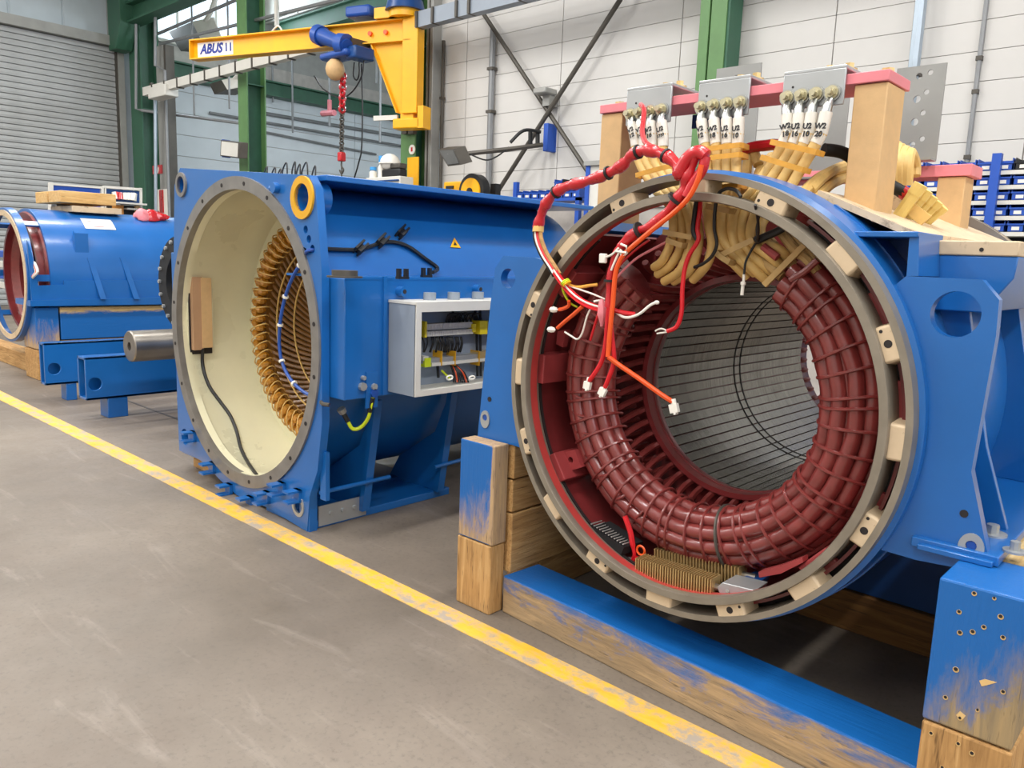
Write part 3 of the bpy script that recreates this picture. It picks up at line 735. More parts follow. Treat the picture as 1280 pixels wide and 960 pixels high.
# lower frame
ob('side_angle', MB().box(-3.45, -3.40, 2.30, 2.325, .20, .46), 'blue', hm)
ob('corner_foot', MB().box(-3.62, -3.525, 2.282, 2.33, 0, .2), 'blue', hm)
ob('foot_plate', MB().box(-4.0, -3.545, 2.30, 3.32, .0, .045), 'blue', hm, bev=.004)
ob('foot_plate', MB().box(-5.2, -4.75, 2.36, 3.32, .1, .15), 'blue', hm, bev=.004)
for y_ in (2.63, 3.2):
    ob('foot_rib', MB().prism([(-3.425, y_, .70), (-3.405, y_, .70), (-3.53, y_, .045), (-4.0, y_, .045), (-3.9, y_, .2), (-3.56, y_, .42)], (0, .025, 0)), 'blue', hm)
    ob('rib_flange', MB().prism([(-3.44, y_ - .012, .70), (-3.40, y_ - .012, .70), (-3.51, y_ - .012, .045), (-3.55, y_ - .012, .045)], (0, .05, 0)), 'blue', hm)
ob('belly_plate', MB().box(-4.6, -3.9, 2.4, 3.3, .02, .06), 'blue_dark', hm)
a, b = at(397, 659, x=-3.55), at(456, 630, x=-3.55)
zp = ob('zinc_plate', MB().box(-3.548, -3.538, a.y, b.y, .012, .125), 'zinc', hm, 'bare zinc plate on the foot')
for k_ in range(3):
    yb = a.y + (b.y - a.y) * (.24 + .25 * k_)
    ob('bolt', MB().cyl((-3.54, yb, .075), (-3.525, yb, .075), .012, n=8), 'zinc', hm)
ob('tie_rod', MB().cyl(at(400, 616, x=-3.47), at(487, 596, x=-3.47), .012, n=8), 'blue', hm)
ob('tie_rod', MB().cyl(at(543, 584, x=-3.47), at(580, 574, x=-3.47), .012, n=8), 'blue', hm)
for (u, v) in ((267, 585), (288, 612), (314, 628), (335, 622), (354, 611), (374, 620), (243, 546)):
    q = LPX(u, v, 0); m = MB()
    for dz in (.028, -.028): m.prism([q + LU * -.03 + ZZ * dz, q + LU * .03 + ZZ * dz, q + LU * .03 + ZZ * (dz + .012), q + LU * -.03 + ZZ * (dz + .012)], LN * -.085)
    m.prism([q + LU * -.03 + ZZ * -.03, q + LU * .03 + ZZ * -.03, q + LU * .03 + ZZ * .04, q + LU * -.03 + ZZ * .04], LN * -.02)
    ob('clevis', m, 'blue', hm)
q = LPX(375, 640, -.005); ob('earth_boss', MB().holed([p - LN * .006 for p in lcirc(*loc(373, 632), .062, 16)], [[p - LN * .006 for p in lcirc(*loc(373, 632), .042, 16)]], LN * .01), 'zinc', hm)
# winding end inside the drum
wd = ob('winding_core', MB().lathe([(.59, 2.83), (.68, 2.82), (.735, 2.87), (.735, 3.0), (.59, 3.0)], LC, 72), 'brown_bar', hm)
kn = MB().ball((0, 0, 0), .05, 8, (1.0, .95, .72))
km = mesh_of('coil_knuckle', kn, 'gold_coil', V((0, 0, 0)))
for i in range(60):
    a = R(6 * i)
    for rr, yy, sc_ in ((.675, 2.815, .95), (.612, 2.80, .8)):
        inst('coil_knuckle', km, hm, M4.Translation((LC[0] + rr * math.cos(a + (.05 if rr < .65 else 0)), yy, LC[1] + rr * math.sin(a + (.05 if rr < .65 else 0)))) @ M4.Rotation(-a, 4, 'Y') @ M4.Scale(sc_, 4))
lm_ = mesh_of('lacing', MB().tube([(.643 + .085 * math.cos(t), 2.812 + .05 * math.sin(t), .03 * math.cos(t)) for t in [2 * PI * k / 14 for k in range(14)]], .0045, 5, True), 'gold_lash', V((0, 0, 0)))
for i in range(60):
    inst('lacing', lm_, hm, M4.Translation((LC[0], 0, LC[1])) @ M4.Rotation(R(-6 * i - 3), 4, 'Y'))
br = []
for k in range(9):
    t = k / 8; a = R(30 * t); r_ = .63 - .25 * t
    br.append((r_ * math.cos(a), 2.83 + .26 * t, r_ * math.sin(a)))
bm_ = mesh_of('winding_bar', MB().tube(br, .0155, 6), 'brown_bar', V((0, 0, 0)))
for i in range(72):
    inst('winding_bar', bm_, hm, M4.Translation((LC[0], 0, LC[1])) @ M4.Rotation(R(-5 * i), 4, 'Y'))
for rr, yy in ((.55, 2.89), (.47, 2.975)):
    ob('binding_hoop', MB().tube([(LC[0] + rr * math.cos(2 * PI * k / 60), yy, LC[1] + rr * math.sin(2 * PI * k / 60)) for k in range(60)], .006, 5, True), 'gold_lash', hm)
ob('inner_cone', MB().lathe([(.36, 3.16), (.66, 2.90), (.66, 2.93), (.36, 3.2)], LC, 48), 'shade_and_seal', hm)  # near-black cone paints shade behind the winding bars
# wooden plugs in the drum window
xw = LC[0] - .82
def xbox(u0, v0, u1, v1, x, th):
    a, b = at(u0, v1, x=x), at(u1, v0, x=x); return MB().box(x - .02, x + th, min(a.y, b.y), max(a.y, b.y), min(a.z, b.z), max(a.z, b.z))
ww = thing('window_plug', at(250, 442, x=xw), 'pair of wooden blocks closing a window in the cream drum wall', 'wooden block')
ob('window_frame', xbox(236, 338, 266, 446, xw, -.0), 'cream', ww)
ob('dark_seal', xbox(237, 341, 262, 443, xw, .012), 'shade_and_seal', ww)
ob('block', xbox(238.5, 346, 248, 437, xw, .05), paint('pale_brown_board', 'b08a68', .6), ww)
ob('block', xbox(248.6, 347, 259, 434, xw, .055), 'mdf', ww)
dc = thing('drum_cable', at(253, 440, x=xw), 'black cable hanging down the inside of the cream drum', 'cable')
pts = [at(253.5, 436, x=xw + .05)] + [on_cyl(u, v, LC, .835) for u, v in ((253, 452), (256, 468), (263, 485), (276, 503), (288, 520), (296, 540), (301, 560), (310, 578), (321, 594))]
ob('cable_run', MB().tube(smooth_path(pts, 5), .011, 6), 'black', dc)
sw = thing('sensor_lead', LPX(391, 312, -.02), 'blue braided sensor lead looped across the drum opening', 'cable')
pts = [LPX(391, 312, .03), LPX(388, 314, -.02)] + [LPX(u, v, .03) for u, v in ((376, 322), (364, 338), (354, 360), (347, 385), (343.5, 410), (343, 432), (347, 455), (358, 476), (374, 491), (393, 500))] + [LPX(407, 504, -.02), LPX(414, 506, -.01)]
PS = smooth_path(pts, 5)
ob('lead', MB().tube(PS, .0095, 7), 'hoist', sw)
for f_ in (.2, .34, .45, .6, .7): 
    p = PS[int(len(PS) * f_)]; p2 = PS[int(len(PS) * f_) + 1]
    ob('cable_tie', MB().cyl(p, p + (p2 - p).normalized() * .012, .017, n=8), 'white', sw)
cw = MB(); seg = PS[-12:]
ob('braid', MB().tube(seg, .0105, 7), 'dark_steel', sw)
# barrel-side cable with clips
bc = thing('barrel_cable', on_barrel(450, 312), 'black cable clipped along the side of the blue barrel', 'cable')
pth = [on_barrel(u, v, .016) for u, v in ((404, 311), (425, 312), (447, 312), (463, 308), (478, 303), (495, 303), (512, 309), (530, 322), (547, 335))] + [V((-3.36, 2.98, 1.40))]
ob('cable_run', MB().tube(smooth_path(pth, 5), .011, 6), 'black', bc)
cpm = MB().box(-.022, .022, -.03, .03, -.012, .012).box(-.02, -.008, -.05, .05, -.012, .03).box(.008, .02, -.05, .05, -.012, .03)
cpm_ = mesh_of('cable_clip', cpm, 'black', V((0, 0, 0)), False)
for (u, v) in ((450, 311), (477, 302), (502, 291)):
    p = on_barrel(u, v, .012)
    inst('cable_clip', cpm_, bc, M4.Translation(p) @ M4.Rotation(R(50), 4, 'Y') @ M4.Rotation(R(35), 4, 'Z'))
for (u, v) in ((503, 346), (533, 344), (562, 342)):
    p = at(u, v, z=1.385)
    ob('rail_clip', MB().box(p.x - .01, p.x + .01, p.y - .032, p.y - .014, 1.374, 1.425).box(p.x - .01, p.x + .01, p.y + .014, p.y + .032, 1.374, 1.425).box(p.x - .012, p.x + .012, p.y - .034, p.y + .034, 1.374, 1.386), 'black', bc)
p = at(431, 347, z=1.375)
ob('breather_cap', MB().cyl(p, p + ZZ * .035, .062, n=24).cyl(p, p + ZZ * .008, .085, n=24), 'dark_steel', hm)
wt = [on_barrel(u, v, .004) for u, v in ((563, 309), (576, 310), (568, 297))]
ws = ob('warning_sign', MB().prism(wt, (.002, -.002, .001)), 'yellow', hm, 'small yellow warning triangle')
wc_ = sum(wt, V()) / 3; wi = [wc_ + (p - wc_) * .35 + V((.003, -.003, .002)) for p in wt]
ob('warning_mark', MB().prism(wi, (.001, -.001, 0)), 'ink', ws)
for (u, v, r_) in ((452, 483, .022), (466, 483, .018), (466, 491, .024), (453, 472, .012)):
    p = at(u, v, x=-3.269); ob('bolt', MB().cyl(p, p + XX * .02, r_, n=8), 'zinc' if r_ != .024 else 'hoist', hm)
p0 = at(466, 488, x=-3.266)
ob('earth_tab', MB().box(-3.270, -3.262, p0.y - .045, p0.y + .03, p0.z - .09, p0.z + .1), 'blue', hm)
ec = thing('earth_lead', at(440, 530, x=-3.36), 'short green and yellow earth lead with a ring lug under the chest', 'cable')
pts = [at(466, 497, x=-3.255), at(464, 507, x=-3.26), at(460, 523, x=-3.28), at(451, 534, x=-3.32), at(441, 536, x=-3.34), at(435, 527, x=-3.35), at(429, 516, x=-3.36)]
ob('wire', MB().tube(smooth_path(pts, 4), .010, 7), 'yg', ec)
ob('shroud', MB().cyl(pts[0], pts[1].lerp(pts[2], .5), .013, n=8), 'black', ec)
ob('shroud', MB().cyl(pts[5], pts[6], .013, n=8), 'black', ec)
ob('ring_lug', MB().cyl(pts[6], at(426, 511, x=-3.36), .02, .024, 8), 'lug', ec)
# cable eyes standing on the deck
for i, (u, vt, r_) in enumerate(((332, 208, .010), (342, 209, .012), (356, 203, .016), (367, 202, .010), (373, 205, .012), (381, 202.5, .018), (392, 207, .011), (349, 211, .009))):
    yq = 2.48 + .03 * (i % 3); q = at(u, 214, y=yq); q.z = LC[1] + brad(math.atan2(.86, q.x - LC[0])) * math.sin(math.atan2(.86, q.x - LC[0])) - .004; hgt = at(u, vt, y=yq).z - q.z
    ob('wire_loop', MB().tube(smooth_path([q + V((-r_ * 1.3, 0, 0)), q + V((-r_ * 1.6, 0, hgt * .6)), q + V((0, .01, hgt)), q + V((r_ * 1.6, 0, hgt * .6)), q + V((r_ * 1.3, 0, 0))], 5), .0042, 6).box(q.x - r_ * 1.6, q.x + r_ * 1.6, q.y - .01, q.y + .01, q.z - .002, q.z + .012), 'black', None,
       'stiff black wire loop standing on top of the blue housing', 'wire loop', 'wire loops on the blue housing')

# ------------------------------------------------------------------ terminal box on the housing
bx0, bx1, by0, by1, bz0, bz1 = -3.269, -3.055, 2.60, 3.42, .775, 1.245
tb = thing('terminal_box', V((-3.2, 2.61, bz0)), 'open grey terminal box full of wiring on the side of the blue housing', 'electrical box')
t_ = .014
ob('back', MB().box(bx0, bx0 + t_, by0 + t_, by1 - t_, bz0 + t_, bz1), 'boxgrey', tb)
ob('side', MB().box(bx0, bx1, by0, by0 + t_, bz0, bz1), 'boxgrey', tb); ob('side', MB().box(bx0, bx1, by1 - t_, by1, bz0, bz1), 'boxgrey', tb)
ob('lid_top', MB().box(bx0, bx1 + .004, by0 - .004, by1 + .004, bz1 + .001, bz1 + t_), 'lightgrey', tb); ob('bottom', MB().box(bx0 + t_, bx1, by0 + t_, by1 - t_, bz0, bz0 + t_), 'lightgrey', tb)
lo = [V((bx1 + .008, y, z)) for y, z in ((by0, bz0), (by1, bz0), (by1, bz1 + t_), (by0, bz1 + t_))]; li = [V((bx1 + .008, y, z)) for y, z in ((by0 + .034, bz0 + .03), (by1 - .034, bz0 + .03), (by1 - .034, bz1 - .036), (by0 + .034, bz1 - .036))]
lp = MB().holed(lo, [li], (-.012, 0, 0))
ob('frame_lip', lp, 'lightgrey', tb)
for u in (537, 567, 597):
    p = at(u, 377, z=bz1 + t_); p.x = -3.19; p.y = p.x / (at(u, 377, y=1).x)
    g_ = ob('cable_gland', MB().cyl(p, p + ZZ * .04, .034, n=16), 'boxgrey', tb)
for (u, v) in ((499, 364), (594, 361)):
    p = at(u, v, x=-3.27); ob('hoist_stud', MB().cyl(p, p + XX * .045, .026, n=12), 'blue', hm); ob('stud_bore', MB().cyl(p + XX * .04, p + XX * .047, .012, n=8), 'shade_and_seal', hm)
xb_ = -3.225
def tbx(name, u0, v0, u1, v1, th, mat, par=None):
    a, b = at(u0, v1, x=xb_), at(u1, v0, x=xb_)
    return ob(name, MB().box(xb_ - .03, xb_ + th, min(a.y, b.y), max(a.y, b.y), min(a.z, b.z), max(a.z, b.z)), mat, par or tb)
a, b = at(526, 420, x=xb_), at(586, 402, x=xb_)
strip = ob('terminal_strip', MB().box(xb_ - .03, xb_ + .01, a.y, b.y, a.z, b.z), 'greymetal', tb)
nn_ = 22
tm = mesh_of('terminal', MB().box(0, .03, 0, (b.y - a.y) / nn_ * .86, 0, (b.z - a.z) * .42).box(0, .022, 0, (b.y - a.y) / nn_ * .86, (b.z - a.z) * .52, (b.z - a.z)), 'lightgrey', V((0, 0, 0)), False)
for i in range(nn_): inst('terminal', tm, strip, M4.Translation((xb_ + .01, a.y + (b.y - a.y) * i / nn_, a.z)))
tbx('end_clamp', 524, 401, 527, 421, .045, 'lemon'); tbx('end_clamp', 584, 404, 588, 414, .045, 'lemon')
tbx('fuse_block', 592, 400, 602, 417, .05, 'lemon'); tbx('fuse_block', 603, 401, 616, 417, .045, 'lightgrey'); tbx('fuse_block', 617, 401, 626, 417, .045, 'lemon')
tbx('wiring_duct', 524, 440, 614, 454, .03, 'zinc'); tbx('duct_lip', 534, 449, 614, 453, .04, 'lightgrey')
for u in (545, 562, 592): tbx('duct_clip', u, 438, u + 1.4, 456, .044, 'amber')
tbx('duct_end', 592, 438, 610, 452, .036, 'brass')
tbx('earth_terminal', 524, 446, 532, 458, .045, 'yg'); tbx('earth_terminal', 523, 444, 530, 450, .04, 'lightgrey')
rnd = random.Random(3)
for i in range(30):
    u = 527 + rnd.random() * 50; v0 = 421; u1 = u - 5 + rnd.random() * 8
    ob('wire', MB().tube(smooth_path([at(u, v0, x=xb_ + .015), at((u + u1) / 2 + 2, 430, x=xb_ + .03), at(u1, 440, x=xb_ + .0)], 3), .0042, 5), 'black', tb)
for i in range(12):
    u = 555 + rnd.random() * 34
    ob('wire', MB().tube(smooth_path([at(u, 403, x=xb_ + .01), at(u + 3, 394, x=xb_ + .03), at(u + 10, 392, x=xb_ + .02), at(u + 14, 402, x=xb_ - .01)], 3), .0045, 5), 'black', tb)
for i in range(9):
    ob('wire', MB().tube(smooth_path([at(563 + i * .8, 456, x=xb_), at(566 + i * 1.8, 466, x=xb_ + .04), at(567 + i * 2.3, 478, x=xb_ + .05)], 3), .0045, 5), 'orange' if i in (2, 7) else 'black', tb)
for (u, v0, v1) in ((566, 386, 405), (594, 386, 402), (600, 386, 470), (596, 417, 470), (547, 456, 472)):
    ob('wire', MB().tube([at(u, v0, x=xb_), at(u + 1, v1, x=xb_)], .008, 6), 'black', tb)
ob('cable_tie', MB().tube(circ(at(562, 472, x=xb_ + .1), .022, YY, ZZ * .5, 12), .005, 5, True), 'white', tb)
ob('cable_tie', MB().tube(circ(at(590, 472, x=xb_ + .1), .022, YY, ZZ * .4, 12), .005, 5, True), 'white', tb)
ob('wire', MB().tube([at(552, 463, x=xb_ + .05), at(562, 473, x=xb_ + .06)], .006, 6), 'yg', tb)

# ================================================================== THIRD MACHINE at the far left, its timbers, tubes, shaft
C3 = (-10.19, 1.10)
m3 = thing('blue_generator', V((-10.19, 3.2, .78)), 'blue round generator on painted timbers at the far left', 'machine')
ob('end_hoop', MB().lathe([(.70, 2.70), (.74, 2.70), (.745, 2.775), (.70, 2.775)], C3, 64), 'blue', m3)
ob('hoop_face', MB().lathe([(.655, 2.69), (.715, 2.69), (.715, 2.705), (.655, 2.705)], C3, 64), 'primer', m3)
ob('inner_hoop', MB().lathe([(.59, 2.84), (.63, 2.84), (.63, 2.92), (.59, 2.92)], C3, 64), 'maroon', m3)
xr = -9.45
ys = at(62, 330, x=xr).y; ye = 5.6
ob('shell', MB().lathe([(.70, ys), (.745, ys), (.745, ye), (.70, ye)], C3, 64), 'blue', m3)
ob('front_lining', MB().lathe([(.56, ys - .01), (.70, ys - .02), (.72, ys + .01), (.56, ys + .05)], C3, 64), 'maroon', m3)
ob('winding', MB().lathe([(.48, ys + .05), (.54, ys - .02), (.58, ys + .02), (.58, ys + .2), (.48, ys + .2)], C3, 48), 'coil', m3)
ob('inside_shade', MB().lathe([(.01, ys + .5), (.56, ys + .5), (.56, ys + .52), (.01, ys + .52)], C3, 40), 'shade_and_seal', m3)  # near-black disc painted as the shaded inside of the machine
for a in (52, 0, -40, 130, 180, 220):
    q0 = V((C3[0] + .72 * math.cos(R(a)), 2.76, C3[1] + .72 * math.sin(R(a))))
    ob('strut', MB().box(-.035, .035, 0, ys - 2.74, -.012, .012, M4.Translation(q0) @ M4.Rotation(-R(a + 90), 4, 'Y')), 'blue', m3)
ob('ear_plate', MB().prism([at(u, v, x=xr + .04) for u, v in ((34, 300), (40, 318), (52, 376), (40, 376))], (-.03, 0, 0)), 'blue', m3)
ob('base_rail', MB().prism([at(u, v, x=xr + .06) for u, v in ((38, 376), (226, 371), (226, 380), (38, 383))], (-.5, 0, 0)), 'blue', m3)
ob('side_plate', MB().prism([at(u, v, x=xr + .03) for u, v in ((46, 376), (46, 357), (80, 356), (80, 351), (226, 350), (226, 371))], (-.03, 0, 0)), 'blue', m3)
for (u0, u1, vt) in ((108, 126, 322), (149, 168, 322)):
    A = at(u1, 374, x=xr + .09); T_ = at(u0 + 1, vt, x=xr - .02)
    ob('gusset', MB().prism([A, V((xr - .1, A.y, A.z)), V((xr - .1, T_.y, T_.z)), T_], (0, .06, 0)), 'blue', m3)
p = at(92, 297, x=xr - .08)
ob('lug_plate', MB().prism([p + V((.03, 0, .05)), p + V((.0, 0, .08)), p + V((-.05, 0, .0)), p + V((0, 0, -.3)), p + V((.03, 0, -.3))], (0, .14, 0)), 'blue', m3)
yl0, yl1 = at(104, 282, x=-9.75).y, at(142, 282, x=-9.75).y
ob('paper_label', MB().lathe([(.747, yl0), (.749, yl0), (.749, yl1), (.747, yl1)], C3, 6, 47, 62), 'white', m3)
for i, (a0, a1) in enumerate(((49.5, 50.5), (53, 54), (57, 58))): ob('label_line', MB().lathe([(.7492, yl0 + .1), (.7502, yl0 + .1), (.7502, yl1 - .12 - .08 * i), (.7492, yl1 - .12 - .08 * i)], C3, 3, a0, a1), 'pink', m3)
for i, (dx_, col_) in enumerate(((0, 'white'), (.06, 'orange'), (.1, 'white'))):
    p = at(44 + i, 335, y=ys - .1)
    ob('lead', MB().tube(smooth_path([p, p + V((.1, -.05, .06)), p + V((.22, -.06, -.03)), p + V((.12, -.08, -.1)), p + V((0, 0, -.05 - dx_))], 4), .014, 6), col_, m3)
for i, (v, mt) in enumerate(((318, 'bin'), (331, 'lightgrey'), (345, 'bin'), (357, 'lightgrey'))):
    p = at(6, v, y=3.6)
    ob('storage_tray', MB().box(p.x - .5, p.x + .6, 3.6, 3.75, p.z - .05, p.z + .05), mt, None, ('blue' if mt == 'bin' else 'pale') + ' storage tray seen through the far left hoop, ' + ('upper', 'upper', 'lower', 'lower')[i] + ' one of its colour', 'tray', bev=.01)
# timbers under it
def timber_block(x0, x1, y0, y1, z0, z1, mat, label, group=None, ang=0, name='timber_block', bev=.008, holes=()):
    m = MB().box(x0, x1, y0, y1, z0, z1)
    o = ob(name, m, mat, None, label, 'timber', group, bev=bev, smooth=False)
    return o
yb1 = at(75, 400, x=xr).y; ybr = 5.4
timber_block(-9.87, -9.45, 2.75, yb1 - .01, .335, .785, 'block_blue', 'worn blue timber block under the front foot of the far left generator')
timber_block(-9.87, -9.45, 2.75, yb1 - .01, 0, .325, 'wood_y', 'bare timber block on the floor at the front of the far left stack')
timber_block(-9.87, -9.45, yb1 + .005, ybr, .43, .785, 'sleeper_blue', 'long blue timber sleeper under the far left generator')
timber_block(-9.87, -9.45, yb1 + .005, ybr, 0, .42, 'wood_y', 'long bare timber sleeper below the blue one at the far left')
timber_block(-12.6, -9.9, 2.85, 3.05, 0, .2, 'wood_x', 'bare timber beam on the floor at the left edge, far left stack')
timber_block(-12.0, -10.3, 3.9, 4.1, .0, .33, 'wood_x', 'timber crossbeam under the hoop of the far left generator')
# pallet boards and bits on top of it
p = at(100, 262, y=3.9)
ob('cream_board', MB().box(-10.6, -9.9, at(86, 262, x=-10.0).y, at(148, 262, x=-10.0).y, 1.83, 1.9), 'primer', None, 'cream board lying on top of the far left generator', 'board', bev=.005)
y0_, y1_ = at(72, 250, x=-10.0).y, at(141, 250, x=-10.0).y
for k_ in range(2):
    timber_block(-10.75 + .45 * k_, -10.35 + .45 * k_, y0_, y1_, 1.93, 2.06, 'pine_y', ('rear' if k_ == 0 else 'front') + ' pale plank on top of the far left generator', name='plank')
p = at(62, 262, y=3.3)
ob('round_cover', MB().lathe([(.07, 3.35), (.12, 3.35), (.12, 3.5), (.07, 3.5)], (p.x, p.z - .02), 20), 'zinc', None, 'round metal collar on top of the far left generator', 'collar')
for k_, (u_, col_) in enumerate(((181, 'pink'), (190, 'red'))):
    q = at(u_, 271, x=-9.95); q.z = C3[1] + math.sqrt(.745 ** 2 - .24 ** 2) + .02; m = MB().ball(q, .13, 18, (.75, 1.3, .55)); rg2 = random.Random(11 + k_)
    for p in m.v:
        d_ = p - q; p += d_ * (.22 * math.sin(31 * p.y + 3 * k_) + .18 * math.sin(43 * p.x + 17 * p.z) + rg2.uniform(-.06, .06))
    ob('rag', m, col_, None, ('pink rag heap', 'red rag heap')[k_] + ' on the rear end of the far left generator', 'rag')
bd = thing('bell_cover', V((-7.05, 3.25, .73)), 'black round bell cover with pale bolts behind the left edge of the housing', 'cover')
ob('rim', MB().lathe([(.26, 3.22), (.42, 3.22), (.42, 3.34), (.26, 3.34)], (-7.05, 1.16), 40), 'black', bd)
for i in range(20):
    a = R(18 * i); ob('bolt', MB().cyl((-7.05 + .38 * math.cos(a), 3.2, 1.16 + .38 * math.sin(a)), (-7.05 + .38 * math.cos(a), 3.225, 1.16 + .38 * math.sin(a)), .018, n=6), 'zinc', bd)
timber_block(-5.16, -4.9, 2.42, 2.72, 0, .096, 'wood_x', 'small wooden shim under the left front corner of the blue generator housing', bev=.004)
# two box-section tubes
def boxtube(corner_bot, left_u, corner_u, vtop, vbot, foot, hole, label, y_end):
    xr_ = None
    fx = at(foot[1], foot[3], z=0)                     # front corner of the foot on the floor
    xr_ = fx.x
    zb = at(foot[1], foot[2], x=xr_).z
    P = at(corner_u, vbot, x=xr_); zt = at(corner_u, vtop, x=xr_).z; yf = P.y; zb = P.z
    xl = at(left_u, (vtop + vbot) / 2, y=yf).x
    t = thing('box_tube', V(((xl + xr_) / 2, yf, zb)), label, 'steel tube', 'blue box tubes')
    w_ = .022; hc = at(*hole, x=xr_)
    side = [V((xr_, yf, zb)), V((xr_, y_end, zb)), V((xr_, y_end, zt)), V((xr_, yf, zt))]
    ob('side_wall', MB().holed(side, [circ((xr_, hc.y, hc.z), .055, YY, ZZ, 20)], (-w_, 0, 0)), 'blue', t, bev=.004)
    ob('side_wall', MB().box(xl, xl + w_, yf, y_end, zb, zt), 'blue', t, bev=.004)
    ob('top_wall', MB().box(xl, xr_, yf, y_end, zt - w_, zt), 'blue', t, bev=.004); ob('bottom_wall', MB().box(xl, xr_, yf, y_end, zb, zb + w_), 'blue', t, bev=.004)
    ob('inner_rust', MB().box(xl + w_, xr_ - w_, yf + .3, yf + .32, zb + w_, zt - w_), 'maroon', t)
    yr = at(foot[4], foot[3] - 4, x=xr_).y; xf = at(foot[0], foot[3], y=fx.y).x
    ob('tube_foot', MB().box(xf, xr_ - .005, fx.y, yr, 0, zb - .001), 'blue', None, 'blue block foot under the ' + label, 'block', bev=.006)
    return xr_, xl, zt, yf
T1 = boxtube(None, 97.5, 108.4, 447, 501, (126, 136, 499, 523, 161), (119, 480), 'front blue box tube with a round side hole', 4.4)
T2 = boxtube(None, 49.6, 57, 429, 482, (77, 84, 482, 501, 97), (68, 461), 'rear blue box tube with a round side hole', 4.6)
ysf = 2.9
for k_ in range(60):
    ysf = 2.4 + k_ * .02
    if 1.5 - (1.5 - at(161, 452.5, y=1).z) * ysf < T1[2] + .002: break
ysf = 2.6
ce_ = at(161.5, 433, y=ysf); rs = (at(161, 414, y=ysf).z - at(161, 452.5, y=ysf).z) / 2
sh_ = thing('shaft', V((ce_.x, ysf, ce_.z - rs)), 'bare turned steel shaft lying across the blue box tubes', 'shaft')
ob('bar', MB().lathe([(.035, ysf), (rs - .008, ysf), (rs, ysf + .008), (rs, 4.6), (.035, 4.6)], (ce_.x, ce_.z), 48), 'steel', sh_)
ob('centre_bore', MB().lathe([(.001, ysf + .05), (.036, ysf + .05), (.036, ysf + .07), (.001, ysf + .07)], (ce_.x, ce_.z), 16), 'shade_and_seal', sh_)
for y_ in (3.2, 4.3):
    ob('stand', MB().prism([(ce_.x - .2, y_, 0), (ce_.x + .2, y_, 0), (ce_.x + .12, y_, ce_.z - rs * .55), (ce_.x, y_, ce_.z - rs * .99), (ce_.x - .12, y_, ce_.z - rs * .55)], (0, .12, 0)), 'blue_dark', sh_)
# tool wall / bench by the shutter
xb2 = -13.2
tw = thing('tool_panel', at(62, 262, x=xb2), 'blue tool panel cabinet with hanging tools in front of the roller shutter', 'cabinet')
def fb(u0, v0, u1, v1, x, th): 
    P = [at(u0, v0, x=x), at(u1, v0 + (u1 - u0) * .075, x=x), at(u1, v1 + (u1 - u0) * .075, x=x), at(u0, v1, x=x)]
    return MB().prism(P, (th, 0, 0))
ob('blue_board', fb(64, 231, 124, 268, xb2, .03), 'bin', tw)
ob('frame_post', fb(60, 228, 65, 270, xb2, .06), 'lightgrey', tw); ob('frame_post', fb(125, 233, 128, 268, xb2, .06), 'lightgrey', tw)
ob('frame_top', fb(65, 229, 127, 231.5, xb2, .05), 'lightgrey', tw)
ob('tool_board', fb(131, 236, 174, 254, xb2, .03), 'blue_dark', tw); ob('frame_top', fb(128, 232, 176, 235, xb2, .06), 'lightgrey', tw)
ob('frame_post', fb(173, 235, 176, 266, xb2, .06), 'lightgrey', tw); ob('frame_post', fb(129, 234, 131, 266, xb2, .06), 'lightgrey', tw)
ob('shelf', fb(138, 252.5, 174, 254.5, xb2, .3), 'lightgrey', tw); ob('lower_back', fb(131, 255, 174, 270, xb2, .02), 'ink', tw)
ob('wood_door', fb(140, 256, 153, 268, xb2 + .1, .05), paint('orange_wood', 'b87a30', .5), tw); ob('wood_post', fb(168, 257, 173, 268, xb2 + .1, .05), 'mdf', tw)
ob('shelf', fb(153, 260, 170, 262, xb2, .2), 'lightgrey', tw)
for i, (u, mt, d_) in enumerate(((142, 'white', 3), (147, 'red', -2), (150, 'red', 0), (156, 'white', 1), (159, 'white', 2), (162, 'white', -1), (166, 'white', -2), (169, 'lightgrey', -3))):
    ob('hand_tool', MB().tube([at(u, 239 + (u - 131) * .07, x=xb2 + .08), at(u + d_, 247.5 + (u - 131) * .07, x=xb2 + .08)], [.03, .055], 6), mt, None, 'small hand tool with a ' + {'white': 'pale', 'red': 'red', 'lightgrey': 'grey'}[mt] + ' handle hanging on the tool panel', 'tool', 'hand tools on the tool panel' + ('' if mt == 'white' else ' with ' + {'red': 'red', 'lightgrey': 'grey'}[mt] + ' handles'))
for u_ in (62, 126, 130, 174.5):
    p = at(u_, 262, x=xb2); ob('leg', MB().box(xb2 + .0, xb2 + .05, p.y - .03, p.y + .03, 0, p.z), 'lightgrey', tw)
p0_, p1_ = at(66, 262, x=xb2), at(173, 262, x=xb2)
ob('lower_panel', MB().box(xb2 - .02, xb2, p0_.y, p1_.y, .2, p0_.z), 'bin', tw)

